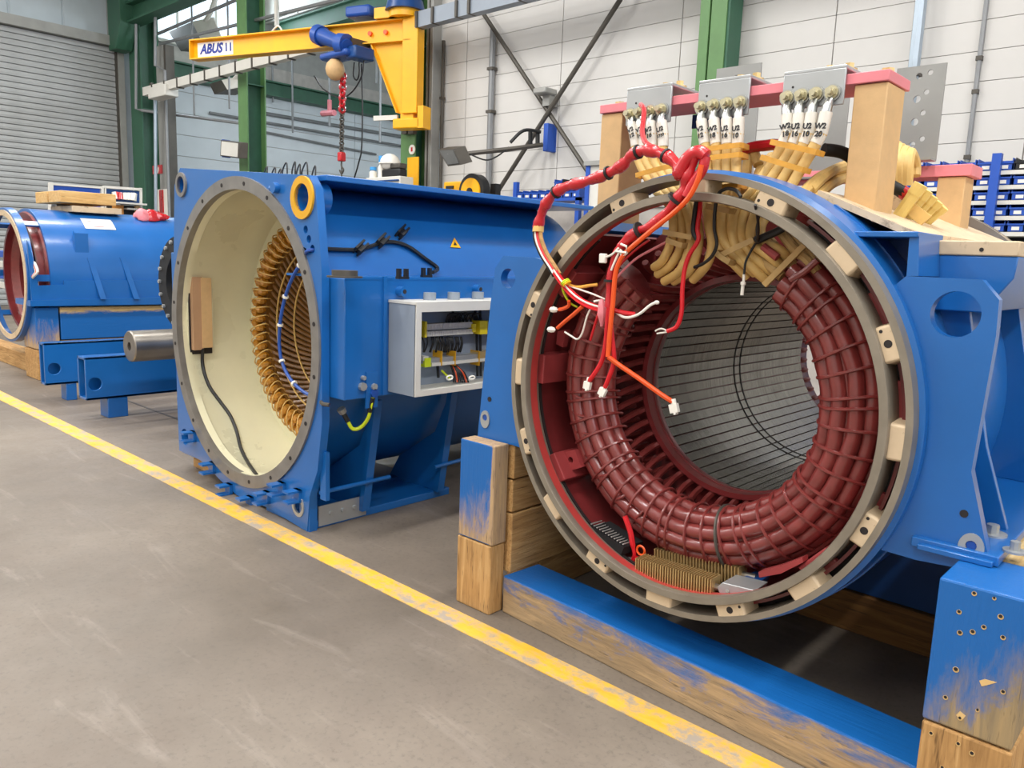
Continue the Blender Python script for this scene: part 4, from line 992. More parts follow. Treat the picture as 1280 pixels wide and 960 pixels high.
# ------------------------------------------------------------------ things above the blue deck and along the white wall
yb = 7.7
def ybox(name, u0, v0, u1, v1, mat, par, y=yb, th=.2, bev=.0, **k):
    a, b = at(u0, v1, y=y), at(u1, v0, y=y)
    return ob(name, MB().box(a.x, b.x, y, y + th, min(a.z, b.z), max(a.z, b.z)), mat, par, bev=bev, **k)
cb_ = thing('drawer_cabinet', V((at(480, 232, y=yb).x, yb, 0)), 'pale cabinet with a dark blue drawer front behind the blue housing', 'cabinet')
a, b = at(457, 235, y=yb), at(500, 220, y=yb)
ob('body', MB().box(a.x, b.x, yb, yb + .26, 0, at(480, 221, y=yb).z), 'lightgrey', cb_, bev=.01)
ybox('drawer', 458, 224, 497, 228, 'blue_dark', cb_, yb - .03, .03)
zc = at(480, 221, y=yb).z
pb_ = thing('printer', V((at(489, 220, y=yb).x, yb + .2, zc)), 'black printer on the pale cabinet', 'printer')
a, b = at(480, 219, y=yb + .1), at(506, 206, y=yb + .1)
ob('body', MB().box(a.x, b.x - .06, yb + .05, yb + .2, zc, b.z - .05), 'black', pb_, bev=.02); ob('cover', MB().box(a.x + .2, b.x - .06, yb + .05, yb + .2, b.z - .05, b.z + .03), 'dark_steel', pb_, bev=.02)
q = at(492, 206, y=yb + .2)
hl_ = thing('helmet', V((q.x, yb + .13, q.z)), 'cream safety helmet resting on the black printer', 'helmet')
ob('shell', MB().lathe([(.001, 0)], (0, 0), 8).ball((0, 0, 0), .01) if False else MB().ball((q.x, yb + .13, q.z + .03), .15, 14, (1, 1, .85)), 'white', hl_); ob('brim', MB().cyl((q.x, yb + .13, q.z), (q.x, yb + .13, q.z + .02), .17, n=20), 'white', hl_)
for (u, v0, vc, v1, r_, lab) in ((477, 221, 205, 195, .055, 'tall white bottle with a blue cap on the pale cabinet'), (466.5, 221, 213, 209, .06, 'short white tub with a blue lid on the pale cabinet')):
    p = at(u, v0, y=yb + .1); z0, z1, z2 = zc, at(u, vc, y=yb + .1).z, at(u, v1, y=yb + .1).z
    bt = thing('bottle', V((p.x, yb + .1, zc)), lab, 'bottle')
    ob('body', MB().tube([(p.x, yb + .1, z0), (p.x, yb + .1, z0 + (z1 - z0) * .75), (p.x, yb + .1, z1)], [r_, r_, r_ * .5], 14), 'white', bt)
    ob('cap', MB().cyl((p.x, yb + .1, z1), (p.x, yb + .1, z2), r_ * .85, n=14), paint('sky_blue_cap', '3c9be0', .4) if 'sky_blue_cap' not in bpy.data.materials else bpy.data.materials['sky_blue_cap'], bt)
# yellow cable reel machine
yr_ = 7.9
rl = thing('cable_reel', V((at(580, 240, y=yr_).x, yr_, at(580, 246, y=yr_).z)), 'yellow cable reel with a black rim behind the blue housing', 'cable reel')
ybox('body', 554, 226, 579, 246, 'yellow', rl, yr_, .2, .02); ybox('panel', 557, 232, 566, 236, 'ink', rl, yr_ - .02, .03)
q = at(592, 240, y=yr_ - .2)
ob('drum_rim', MB().lathe([(.17, yr_ - .25), (.24, yr_ - .25), (.24, yr_ - .12), (.17, yr_ - .12)], (q.x, q.z), 28), 'black', rl)
ob('drum_face', MB().lathe([(.045, yr_ - .27), (.18, yr_ - .27), (.18, yr_ - .2), (.045, yr_ - .2)], (q.x, q.z), 28), 'yellow', rl)
ob('hub', MB().cyl((q.x, yr_ - .29, q.z), (q.x, yr_ - .2, q.z), .05, n=12), 'ink', rl)
ob('reel_stand', MB().box(q.x + .14, q.x + .24, yr_ - .02, yr_ + .08, q.z - .5, q.z + .12), 'black', rl)
_rt = MB()
for xx_ in (550, 608):
    xq = at(xx_, 240, y=yr_).x; _rt.box(xq, xq + .05, yr_, yr_ + .05, 0, q.z - .56)
ob('reel_table', _rt.box(at(550, 240, y=yr_).x, at(612, 240, y=yr_).x, yr_ - .3, yr_ + .6, q.z - .56, q.z - .5), 'greymetal', None, 'grey table carrying the yellow cable reel', 'table')
# bin racks
def make_bin(mat, cardmat='white'):
    m = MB(); w_, d_, h_ = .125, .2, .105
    m.box(0, w_, 0, .006, 0, h_ * .62).box(0, .006, 0, d_, 0, h_).box(w_ - .006, w_, 0, d_, 0, h_).box(0, w_, d_ - .006, d_, 0, h_).box(0, w_, 0, d_, 0, .006)
    m.box(-.004, w_ + .004, -.008, .004, h_ * .56, h_ * .68)
    return mesh_of('bin', m, mat, V((0, 0, 0)), False), mesh_of('label_card', MB().box(.035, .092, -.006, 0, .016, .045), cardmat, V((0, 0, 0)), False)
BM, BK = make_bin('bin'), make_bin('black')
def place_bin(x, y, z, black, label, group, s=1.0):
    o = inst('storage_bin', (BK if black else BM)[0], None, M4.Translation((x, y, z)) @ M4.Scale(s, 4), label, 'bin', group)
    c = bpy.data.objects.new('label_card', (BK if black else BM)[1]); COL.objects.link(c); c.parent = o
    if black == 2: pass
yk = 8.0
rk = thing('bin_rack', V((-1.7, 8.1, 0)), 'blue post rack with grey shelves for storage bins at the right', 'rack')
x0_, x1_ = at(1128, 250, y=yk).x, at(1128, 250, y=yk).x + 1.75
shelf_z = [at(1258, v, y=yk).z for v in (213, 231.5, 250.5, 270, 290)]
for z in shelf_z: ob('shelf', MB().box(x0_, x1_, yk - .01, yk + .32, z - .035, z), 'lightgrey', rk)
dz_ = shelf_z[0] - shelf_z[1]
for k_ in range(3, 12):
    ob('shelf', MB().box(x0_, x1_, yk - .01, yk + .32, shelf_z[4] - dz_ * (k_ - 2) - .035, shelf_z[4] - dz_ * (k_ - 2)), 'lightgrey', rk)
for u in (1130, 1240.5, 1340):
    x = at(u, 240, y=yk - .06).x; ob('post', MB().box(x - .035, x + .035, yk - .07, yk, 0, shelf_z[0] + .14), 'bin', rk)
ob('back_panel', MB().box(x0_, x1_, yk + .32, yk + .34, 0, shelf_z[0] - .03), 'ink', rk)
xpost = at(1240.5, 240, y=yk - .06).x
for r_, z in enumerate(shelf_z):
    for c_ in range(12):
        x = x0_ + .02 + .1425 * c_
        if x + .13 > x1_: break
        blk = r_ == 0 and x > xpost
        place_bin(x, yk + .01, z, blk, 'small black open storage bin on the top shelf of the rack' if blk else 'small blue open storage bin with a white card on the rack shelves', 'black bins on the rack' if blk else 'blue bins on the rack')
rk2 = thing('bin_shelf', V((at(690, 246, y=7.9).x, 7.9, 0)), 'low shelf of blue bins below the crossed braces', 'shelf')
z1_ = at(700, 247, y=7.9).z; xa_, xb_2 = at(641, 246, y=7.9).x, at(724, 246, y=7.9).x
ob('shelf_board', MB().box(xa_, xb_2, 7.9, 8.3, z1_ - .04, z1_), 'bin', rk2)
for xx in (xa_ + .03, xb_2 - .03): ob('post', MB().box(xx - .03, xx + .03, 7.9, 7.96, 0, z1_ + .22), 'bin', rk2)
ob('upper_board', MB().box(at(684, 232, y=8.0).x, xb_2, 8.1, 8.45, z1_ + .13, z1_ + .15), 'bin', rk2)
for i in range(8):
    place_bin(xa_ + .04 + .135 * i, 7.92, z1_, False, 'small blue bin in the lower row of the shelf below the crossed braces', 'lower bins below the braces')
for i in range(4):
    place_bin(at(684, 232, y=8.0).x + .02 + .14 * i, 8.12, z1_ + .15, i > 0, ('black' if i > 0 else 'blue') + ' bin in the upper row of the shelf below the crossed braces', ('black' if i > 0 else 'blue') + ' upper bins below the braces')
fs = thing('board_frame', V((at(735, 250, y=7.6).x, 7.6, 0)), 'blue and grey upright frame beside the left board post', 'frame')
a, b = at(730, 258, y=7.6), at(737, 207, y=7.6)
ob('post', MB().box(a.x, b.x, 7.6, 7.66, 0, b.z), 'bin', fs)
a2 = at(800, 207, y=7.6)
ob('top_rail', MB().box(a.x - .02, a2.x, 7.58, 7.66, b.z, b.z + .05), 'greymetal', fs); ob('panel', MB().box(b.x, a2.x, 7.62, 7.64, b.z - 1.0, b.z), 'lightgrey', fs)

# ================================================================== FRONT STATOR
SCN = (-1.354, 1.044)
A0, A1 = 128.0, 418.0                    # everything but the cable opening at the top
st = thing('stator', V((SCN[0], 2.36, .735)), 'large open stator with dark red windings and cream cables on timber supports at the right', 'machine')
def pol(r, deg, y): return V((SCN[0] + r * math.cos(R(deg)), y, SCN[1] + r * math.sin(R(deg))))
def spin(deg): return M4.Translation((SCN[0], 0, SCN[1])) @ M4.Rotation(R(-deg), 4, 'Y')
Z0 = V((0, 0, 0))
ob('shell', MB().lathe([(.722, 2.45), (.766, 2.45), (.766, 4.3), (.722, 4.3)], SCN, 80, A0, A1), 'blue', st)
ob('rim', MB().lathe([(.742, 2.335), (.757, 2.34), (.762, 2.46), (.742, 2.46)], SCN, 112), 'blue', st)
ob('outer_hoop', MB().lathe([(.722, 2.285), (.742, 2.285), (.742, 2.38), (.722, 2.38)], SCN, 112), 'hoop', st)
ob('inner_hoop', MB().lathe([(.654, 2.278), (.657, 2.272), (.680, 2.272), (.683, 2.278), (.683, 2.37), (.672, 2.37), (.668, 2.305), (.654, 2.30)], SCN, 112), 'hoop', st)
ob('recess', MB().lathe([(.67, 2.372), (.745, 2.40), (.745, 2.415), (.67, 2.386)], SCN, 80, A0, A1), 'shade_and_seal', st)  # near-black ring stands in for shade behind the pads
pm = MB()
pm.prism([(.680, 2.37, -.06), (.680, 2.292, -.052), (.680, 2.286, -.046), (.680, 2.286, .046), (.680, 2.292, .052), (.680, 2.37, .06)], (.044, 0, 0))
pme = mesh_of('pad', pm, 'primer', Z0, False)
hme = mesh_of('bolt_hole', MB().cyl((.702, 2.2852, 0), (.702, 2.29, 0), .0115, n=12), 'shade_and_seal', Z0)
dme = mesh_of('dowel_hole', MB().cyl((.693, 2.2852, .038), (.693, 2.29, .038), .005, n=8), 'shade_and_seal', Z0)
for k in range(16):
    a = 22.5 * k - .9
    pd_ = inst('pad', pme, st, spin(a), bev=.003)
    if k % 2 == 1 or k == 4: 
        for me in (hme, dme):
            h_ = bpy.data.objects.new(me.name, me); COL.objects.link(h_); h_.parent = pd_
ob('lip', MB().lathe([(.655, 2.301), (.668, 2.301), (.670, 2.345), (.660, 2.345)], SCN, 96), 'red_lip', st)
ob('liner', MB().lathe([(.695, 2.345), (.705, 2.345), (.705, 2.79), (.695, 2.79)], SCN, 96, A0, A1), 'maroon', st)
ob('end_wall', MB().lathe([(.40, 2.785), (.70, 2.785), (.70, 2.80), (.40, 2.80)], SCN, 72), 'maroon', st)
rib = mesh_of('stiffener', MB().box(.640, .700, 2.36, 2.55, -.058, .058), 'maroon_light', Z0, False)
for a in (178, 213, 318, 340, 8, 30, 146): inst('stiffener', rib, st, spin(a), bev=.004)
# laminated core with slots
NS = 60; prof = []
for i in range(NS):
    a = 360 / NS * i
    for da, r in ((-2.55, .41), (-1.2, .4095), (0, .4095), (1.2, .4095), (2.55, .41), (2.6, .424), (3.4, .424)): prof.append((a + da, r))
cm = MB(); n_ = len(prof)
ysn = [2.775, 3.0, 3.4, 3.8, 4.28]
for y in ysn: cm.v += [pol(r, a, y) for a, r in prof]
for j in range(len(ysn) - 1):
    cm.f += [(j * n_ + i, j * n_ + (i + 1) % n_, (j + 1) * n_ + (i + 1) % n_, (j + 1) * n_ + i) for i in range(n_)]
core = ob('core', cm, 'core', st, 'grey laminated bore with slots', ang=20)
ob('core_ring', MB().lathe([(.424, 2.776), (.66, 2.776), (.66, 4.27), (.424, 4.27)], SCN, 72), 'maroon', st)
ob('coated_lip', MB().lathe([(.404, 2.735), (.425, 2.735), (.425, 2.79), (.408, 2.83), (.404, 2.79)], SCN, 72), 'maroon', st)
for y in (3.50, 3.56): ob('vent_groove', MB().lathe([(.4078, y), (.412, y), (.412, y + .008), (.4078, y + .008)], SCN, 96), 'shade_and_seal', st)
# end winding: fingers from the slots to the coil ring
fp = [( .435, 2.79, 0), (.440, 2.73, 0), (.452, 2.66, .012), (.474, 2.60, .030), (.50, 2.565, .05)]
fme = mesh_of('coil_finger', MB().tube(smooth_path([V(p) for p in fp], 3), .0135, 6), 'coil', Z0)
fp2 = [( .50, 2.79, 0), (.515, 2.70, .0), (.545, 2.60, -.02), (.56, 2.56, -.04)]
fme2 = mesh_of('coil_finger', MB().tube(smooth_path([V(p) for p in fp2], 3), .0135, 6), 'coil', Z0)
for i in range(54):
    inst('coil_finger', fme, st, spin(360 / 54 * i)); inst('coil_finger', fme2, st, spin(360 / 54 * (i + .5)))
RB, YB, RA, RX = .512, 2.515, .084, .070
ob('coil_filler', MB().lathe([(RB + (RA - .012) * math.cos(R(t)), YB + (RX - .012) * math.sin(R(t))) for t in range(0, 360, 24)], SCN, 72, A0 + 2, A1 - 2), 'maroon', st)
B0, B1 = -230, 57
rr_ = random.Random(5)
for k, ph in enumerate((-86, -52, -18, 16, 50, 84)):
    r0, y0 = RB + RA * math.sin(R(ph)), YB - RX * math.cos(R(ph)); pts = []; p1_, p2_ = rr_.random() * 6, rr_.random() * 6
    for s in range(0, 97):
        a = B0 + (B1 - B0) * s / 96
        wob = .0022 * math.sin(a * .09 + p1_) + .0014 * math.sin(a * .31 + p2_)
        pts.append(pol(r0 + wob, a, y0 + .8 * wob))
    ob('winding_turn', MB().tube(pts, .0258, 10), 'coil', st)
for k, ph in enumerate((-69, -35, -1, 33, 67)):
    r0, y0 = RB + (RA - .008) * math.sin(R(ph)), YB - (RX - .008) * math.cos(R(ph))
    ob('winding_strand', MB().tube([pol(r0, B0 + 4 + (B1 - B0 - 8) * s / 72, y0) for s in range(73)], .012, 6), 'coil', st)
ob('ring_lead', MB().tube([pol(.622 + .004 * math.sin(s * .5), -60 + 100 * s / 30, 2.52) for s in range(31)], .0125, 8), 'coil', st)
ob('ring_lead', MB().tube([pol(.628 + .003 * math.sin(s * .7), 148 + 92 * s / 30, 2.53) for s in range(31)], .0125, 8), 'coil', st)
lash = mesh_of('lashing', MB().tube([(RB + (RA + .026) * math.sin(t), YB - (RX + .0255) * math.cos(t), .005 * math.sin(2 * t)) for t in [2 * PI * k / 24 for k in range(24)]], .0056, 6, True), 'coil', Z0)
a = B0 + 5
k = 0
while a < B1 - 3:
    inst('lashing', lash, st, spin(a) ); a += (8.4, 7.2, 3.6, 8.8, 7.6)[k % 5]; k += 1
blash = mesh_of('black_tie', MB().tube([(RB + (RA + .029) * math.sin(t), YB - (RX + .0285) * math.cos(t), 0) for t in [2 * PI * k / 24 for k in range(24)]], .0062, 6, True), 'dark_steel', Z0)
inst('cable_tie', blash, st, spin(-76))
ob('sense_wire', MB().tube(smooth_path([at(u, v, y=y) for u, v, y in ((738, 386, 2.43), (729, 410, 2.44), (722, 450, 2.45), (722, 480, 2.45), (728, 520, 2.45), (738, 560, 2.44), (748, 592, 2.43))], 5), .0055, 6), 'redwire', st)
# crossed fingers tied over the ring at the lower left
for (a, da) in ((188, 5), (196, 6), (204, 6), (214, 6), (224, 5), (236, 5), (247, 4)):
    ob('finger_tie', MB().tube(smooth_path([pol(.425, a + da, 2.56), pol(.47, a + da * .5, 2.45), pol(.53, a, 2.425), pol(.60, a - 2, 2.47)], 4), .0055, 6), 'coil', st)
# rear end of the stator
ob('rear_winding', MB().lathe([(.425, 4.27), (.55, 4.27), (.55, 4.43), (.45, 4.45), (.425, 4.40)], SCN, 60), 'coil', st)
rf = mesh_of('rear_knuckle', MB().ball((.432, 4.36, 0), .034, 8, (.6, 1.5, .55)), 'maroon_light', Z0)
for i in range(48): inst('rear_knuckle', rf, st, spin(7.5 * i) )
ob('rear_hoop', MB().lathe([(.76, 4.28), (.80, 4.28), (.80, 4.32), (.76, 4.32)], SCN, 96).lathe([(.76, 4.36), (.80, 4.36), (.80, 4.38), (.76, 4.38)], SCN, 96), 'hoop', st)
rp = mesh_of('rear_pad', MB().box(.762, .797, 4.315, 4.365, -.05, .05), 'primer', Z0, False)
for k in range(16): inst('rear_pad', rp, st, spin(22.5 * k + 6))

# ear plates, shoulders, feet
YP = 2.365
def px(u, v, y=YP): return at(u, v, y=y)
rightp = [px(u, v) for u, v in ((1109, 364), (1133, 345), (1228, 350), (1249, 375), (1245, 420), (1214, 590), (1237, 706), (1234, 714), (1228, 716), (1145, 700), (1097, 686))]
rightp += [pol(.735, a, YP) for a in (-27, -18, -9, 0, 9, 18, 27, 33)]
ob('ear_plate', MB().holed(rightp, [circ(px(1194, 393), .062, XX, ZZ, 32)], (0, .04, 0)), 'blue', st)
leftp = [px(u, v) for u, v in ((668, 322), (629, 320), (619, 335), (613, 380), (597, 545), (600, 549), (640, 556))]
leftp += [pol(.735, a, YP) for a in (206, 197, 188, 180, 170, 160, 150, 144)]
ob('ear_plate', MB().holed(leftp, [circ(px(635, 348), .04, XX, ZZ, 28)], (0, .04, 0)), 'blue', st)
for (u, v, rx, rz) in ((1214, 685, .032, .042), (607, 524, .026, .038)):
    c = px(u, v); 
    ob('steel_boss', MB().holed([c + V((rx * math.cos(R(t)), -.006, rz * math.sin(R(t)))) for t in range(0, 360, 15)], [circ(c + V((0, -.006, .008)), .014, XX, ZZ, 12)], (0, .006, 0)), 'zinc', st)
    ob('boss_screw', MB().cyl(c + V((0, -.003, .008)), c + V((0, .0, .008)), .0135, n=8), 'hoist', st)
for (u, v) in ((1205, 642), (612, 499)):
    c = px(u, v); ob('tapped_hole', MB().cyl(c + V((0, -.002, 0)), c, .011, n=10), 'shade_and_seal', st)
# top rail and hollow of the right shoulder
xa_, xb_3 = px(1062, 291).x, px(1149, 293).x; zt_ = px(1100, 291).z
ob('shoulder_top', MB().box(xa_ - .02, xb_3, 2.355, 2.60, zt_ - .012, zt_ + .004), 'blue', st, bev=.003)
ob('shoulder_wall', MB().prism([px(1137, 294), px(1149, 294), px(1148, 345), px(1133, 345), px(1109, 364)][0:4], (0, .22, 0)), 'blue', st)
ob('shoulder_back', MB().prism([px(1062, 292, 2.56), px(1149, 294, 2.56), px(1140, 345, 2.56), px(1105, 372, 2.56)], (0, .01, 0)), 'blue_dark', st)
# machined shelf carrying the terminal posts
YSH = 2.56
sx0, sx1 = px(1149, 300, YSH).x, px(1275, 308, YSH).x; sz1, sz0 = px(1149, 300, YSH).z, px(1149, 318, YSH).z
ob('machined_shelf', MB().box(sx0, sx1, YSH, 3.95, sz0, sz1), 'primer', st, 'beige unpainted shelf', bev=.004)
ob('opening_frame', MB().prism([V((sx0 + .01, 2.47, sz1)), V((sx0 + .01, 3.95, sz1)), pol(.755, 63, 3.95), pol(.755, 63, 2.47)], (0, 0, .022)), 'primer', st, 'beige unpainted frame beside the cable opening')
ob('shelf_box', MB().prism([(sx0, YSH + .004, sz0), (sx1, YSH + .004, sz0), (sx1 - .005, YSH + .004, sz0 - .06), (sx1 - .07, YSH + .004, sz0 - .16), (sx0 + .02, YSH + .004, sz0 - .16)], (0, 1.3, 0)), 'blue', st, bev=.004)
for (u, v) in ((1146, 309), (1146, 315), (1221, 312)):
    c = px(u, v, YSH); ob('tapped_hole', MB().cyl(c + V((.012, -.002, 0)), c + V((.012, .002, 0)), .006, n=8), 'shade_and_seal', st)
# side frame: ribs and foot at the right
ob('foot_plate', MB().box(-.60, -.385, 2.345, 3.75, .737, .765), 'blue', st, bev=.003)
ob('foot_bar', MB().box(px(1145, 700, 2.34).x, px(1240, 716, 2.34).x, 2.33, 2.62, .7355, .752), 'blue', st, bev=.003)
ob('foot_plate', MB().box(-2.36, -2.10, 2.38, 3.75, .735, .755), 'blue', st, bev=.003)
for y_ in (2.62, 3.3):
    ob('side_rib', MB().prism([(-.68, y_, 1.50), (-.60, y_, 1.44), (-.50, y_, 1.0), (-.42, y_, .765), (-.72, y_, .765)], (0, .025, 0)), 'blue', st, bev=.002)
    ob('side_rib', MB().prism([(-2.10, y_, 1.45), (-2.28, y_, 1.40), (-2.34, y_, .755), (-2.10, y_, .755)], (0, .025, 0)), 'blue', st)
for (u, v, r_) in ((1240, 668, .024), (1268, 690, .018)):
    c = at(u, v, z=.765); bm2 = ob('foot_bolt', MB().cyl(c, c + ZZ * .006, r_ * 1.6, n=20).cyl(c, c + ZZ * .03, r_ * .7, n=8), 'zinc', st)
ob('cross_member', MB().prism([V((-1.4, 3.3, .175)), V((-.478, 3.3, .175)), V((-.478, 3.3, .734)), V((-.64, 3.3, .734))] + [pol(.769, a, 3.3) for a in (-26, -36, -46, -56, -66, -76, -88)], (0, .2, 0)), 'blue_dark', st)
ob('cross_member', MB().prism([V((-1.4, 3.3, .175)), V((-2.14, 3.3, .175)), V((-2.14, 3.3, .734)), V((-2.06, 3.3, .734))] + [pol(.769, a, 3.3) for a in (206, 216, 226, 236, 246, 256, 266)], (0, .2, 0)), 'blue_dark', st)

# inner fittings
c = at(712, 577, y=2.42)
ob('lug_bracket', MB().holed([at(u, v, y=2.42) for u, v in ((702, 566), (718, 562), (727, 584), (708, 590))], [circ(at(713, 575, y=2.42), .013, XX, ZZ, 12)], (0, .06, 0)), 'maroon_light', st)
c = at(700, 425, y=2.42)
ob('lug_bracket', MB().prism([at(u, v, y=2.46) for u, v in ((697, 414), (707, 412), (703, 434), (695, 430))], (0, .03, 0)), 'maroon_light', st)
ob('flat_bar', MB().prism([at(u, v, y=2.345) for u, v in ((948, 715), (974, 708), (1003, 697), (1004, 703), (976, 717), (949, 722))], (0, .04, 0)), 'maroon_light', st)
gr = thing('heater_grille', at(765, 690, y=2.47), 'small black ribbed heater grille inside the stator at lower left', 'heater')
for i in range(12):
    u = 739 + 3.6 * i; v = 655 + i * 2.3
    ob('rib', MB().tube([at(u, v, y=2.36), at(u + 13, v - 4, y=2.45)], .0028, 5), 'greymetal', gr)
ob('backing', MB().prism([at(u, v, y=2.37) for u, v in ((738, 658), (780, 684), (776, 694), (736, 668))], (0.02, .10, .004)), 'ink', gr)
fnr = thing('finned_resistor', at(850, 735, y=2.42), 'double row of brass cooling fins in the bottom of the stator', 'resistor')
fin = mesh_of('fin', MB().box(-.0016, .0016, -.034, .034, -.034, .034), 'brass', Z0, False)
def fins(p0, p1, n, sc_=1.0):
    p0, p1 = V(p0), V(p1); d = (p1 - p0).normalized(); q = d.to_track_quat('X', 'Z').to_matrix().to_4x4()
    for i in range(n): inst('fin', fin, fnr, M4.Translation(p0.lerp(p1, i / (n - 1))) @ q @ M4.Scale(sc_, 4), bev=0)
    ob('rod', MB().cyl(p0 - d * .015, p1 + d * .05, .012, n=8), 'steel', fnr)
fa, fb_ = at(801, 706, y=2.36), at(894, 733, y=2.36)
fins(fa, fb_, 30); ga, gb = at(824, 694, y=2.47), at(928, 718, y=2.47); fins(ga, gb, 28, .95)
d_ = (fb_ - fa).normalized()
tb_ = at(912, 738, y=2.40)
ob('terminal_block', MB().prism([at(u, v, y=2.335) for u, v in ((896, 734), (903, 728), (944, 738), (940, 744), (920, 746), (900, 744))], (0, .10, 0)), 'zinc', fnr, bev=.003)
ob('terminal_block', MB().prism([at(u, v, y=2.43) for u, v in ((928, 722), (948, 728), (942, 738), (924, 733))], (0, .10, 0)), 'blue_dark', fnr, bev=.003)
for (u, v) in ((909, 739), (930, 742)): ob('screw', MB().cyl(at(u, v, y=2.33), at(u, v, y=2.34), .006, n=8), 'steel', fnr)
rw = thing('resistor_lead', at(790, 705, y=2.42), 'short red lead with a ring end beside the brass fins', 'wire')
ob('wire', MB().tube(smooth_path([at(u, v, y=2.41) for u, v in ((781, 645), (788, 665), (791, 682), (793, 694), (789, 702), (798, 697))], 5), [.011] * 11 + [.008] * 15, 7), 'redwire', rw)
ob('loop', MB().tube(circ(at(801, 688, y=2.41), .017, XX, ZZ, 14), .0045, 5, True), 'orange', rw)
ob('ferrule', MB().cyl(at(777, 697, y=2.40), at(791, 699, y=2.41), .007, n=8), 'lug', rw)

# ------------------------------------------------------------------ terminal rack over the stator
YB0 = 2.60
tr = thing('terminal_rack', V((-1.4, YB0, 1.62)), 'board-post rack with pink bars holding the cable terminals above the stator', 'rack')
xr0, xr1 = at(1111, 100, y=YB0).x, at(1069, 100, y=YB0).x
zt0 = at(1090, 104, y=YB0).z
ob('post', MB().box(xr1, xr0, YB0, YB0 + .16, sz1 + .004, zt0), 'mdf', tr, 'right front post', bev=.004)
xl0, xl1 = at(752, 142, y=YB0).x, at(778, 140, y=YB0).x
ob('post', MB().box(xl0, xl1, YB0, YB0 + .16, 1.56, zt0), 'mdf', tr, 'left front post', bev=.004)
zb1 = at(1111, 87, y=YB0).z
ob('bar', MB().box(xl0 - .002, xr0 + .004, YB0 - .01, YB0 + .19, zt0 + .002, zb1), 'pink', tr, 'front pink bar', bev=.002)
YR = 3.6
rp0, rp1 = at(1172, 225, y=YR).x, at(1207, 225, y=YR).x; rz0, rz1 = at(1190, 221, y=YR).z, at(1190, 206, y=YR).z
ob('post', MB().box(rp0, rp1, YR, YR + .13, sz1 + .004, rz0), 'mdf', tr, 'right rear post', bev=.004)
ob('post', MB().box(-2.02, -1.92, YR, YR + .13, 1.45, rz0), 'mdf', tr, bev=.004)
ob('bar', MB().box(-2.04, rp1 + .02, YR - .01, YR + .16, rz0 + .002, rz1), 'pink', tr, 'rear pink bar', bev=.002)
ob('shield', MB().box(-1.66, -1.46, YB0 + .19, YB0 + .20, zt0 - .05, zt0 + .0), 'blue_dark', tr)
for (u, y_) in ((762, YB0 + .08), (1098, YB0 + .08)):
    x = at(u, 90, y=YB0).x; ob('post_bolt', MB().cyl((x, y_, zb1), (x, y_, zb1 + .022), .02, n=6), 'brass', tr)
GR = {'A': ((784, 112), (840, 108), [(788, 143), (800, 141), (813, 139), (827, 137)]),
      'B': ((874, 103), (938, 98), [(876.5, 134), (892.5, 131.5), (909, 129.5), (925.5, 128)]),
      'C': ((980, 92), (1058, 86), [(984, 122), (1002, 119.5), (1020, 117.5), (1040, 115.5)])}
TXT = {'A': ['V2 12', 'V2 14', 'V2 16', 'U2 1710'], 'B': ['V2 12', 'W2 18', 'U2 16', 'U2 10'], 'C': ['W2 18', 'U2 16', 'U2 10', 'W2 20']}
CP = {'A': [[(793, 168), (797, 195), (806, 216), (818, 236), (836, 256), (842, 280), (838, 305), (828, 326), (818, 334)],
            [(803, 168), (806, 196), (815, 214), (829, 236), (846, 256), (853, 282), (851, 308), (838, 332), (822, 343)],
            [(815, 168), (817, 196), (824, 212), (840, 236), (856, 256), (863, 284), (862, 310), (850, 338), (830, 352)],
            [(829, 168), (829, 196), (835, 212), (850, 236), (866, 256), (873, 284), (872, 312), (862, 338), (842, 352)]],
      'B': [[(879, 168), (883, 190), (885, 212), (886, 236), (884, 256), (886, 282), (890, 304), (884, 330), (866, 350)],
            [(894, 168), (896, 190), (897, 212), (897, 236), (892, 262), (893, 290), (903, 314), (920, 332), (934, 346)],
            [(909, 168), (909, 190), (908, 212), (908, 236), (903, 262), (903, 292), (914, 314), (932, 330), (944, 342)],
            [(923, 168), (921, 190), (920, 212), (920, 236), (915, 262), (914, 292), (924, 312), (942, 326), (954, 338)]],
      'C': [[(985, 166), (974, 190), (957, 216), (938, 242), (920, 262), (916, 290), (922, 312), (940, 334), (958, 350)],
            [(997, 166), (987, 190), (969, 216), (949, 244), (932, 264), (926, 290), (932, 310), (950, 328), (968, 343)],
            [(1011, 166), (1000, 190), (982, 218), (963, 246), (945, 266), (938, 290), (944, 306), (962, 320), (980, 335)],
            [(1027, 166), (1014, 190), (996, 220), (978, 250), (958, 270), (950, 290), (958, 304), (974, 312), (990, 326)]]}
YC = [2.545, 2.54, 2.53, 2.50, 2.47, 2.435, 2.43, 2.435, 2.47]
boltm = mesh_of('terminal_bolt', MB().cyl((0, 0, 0), (0, -.034, 0), .0105, n=8).cyl((0, 0, 0), (0, -.017, 0), .0165, n=6).cyl((0, 0, 0), (0, -.005, 0), .021, n=16), 'boltm', Z0)
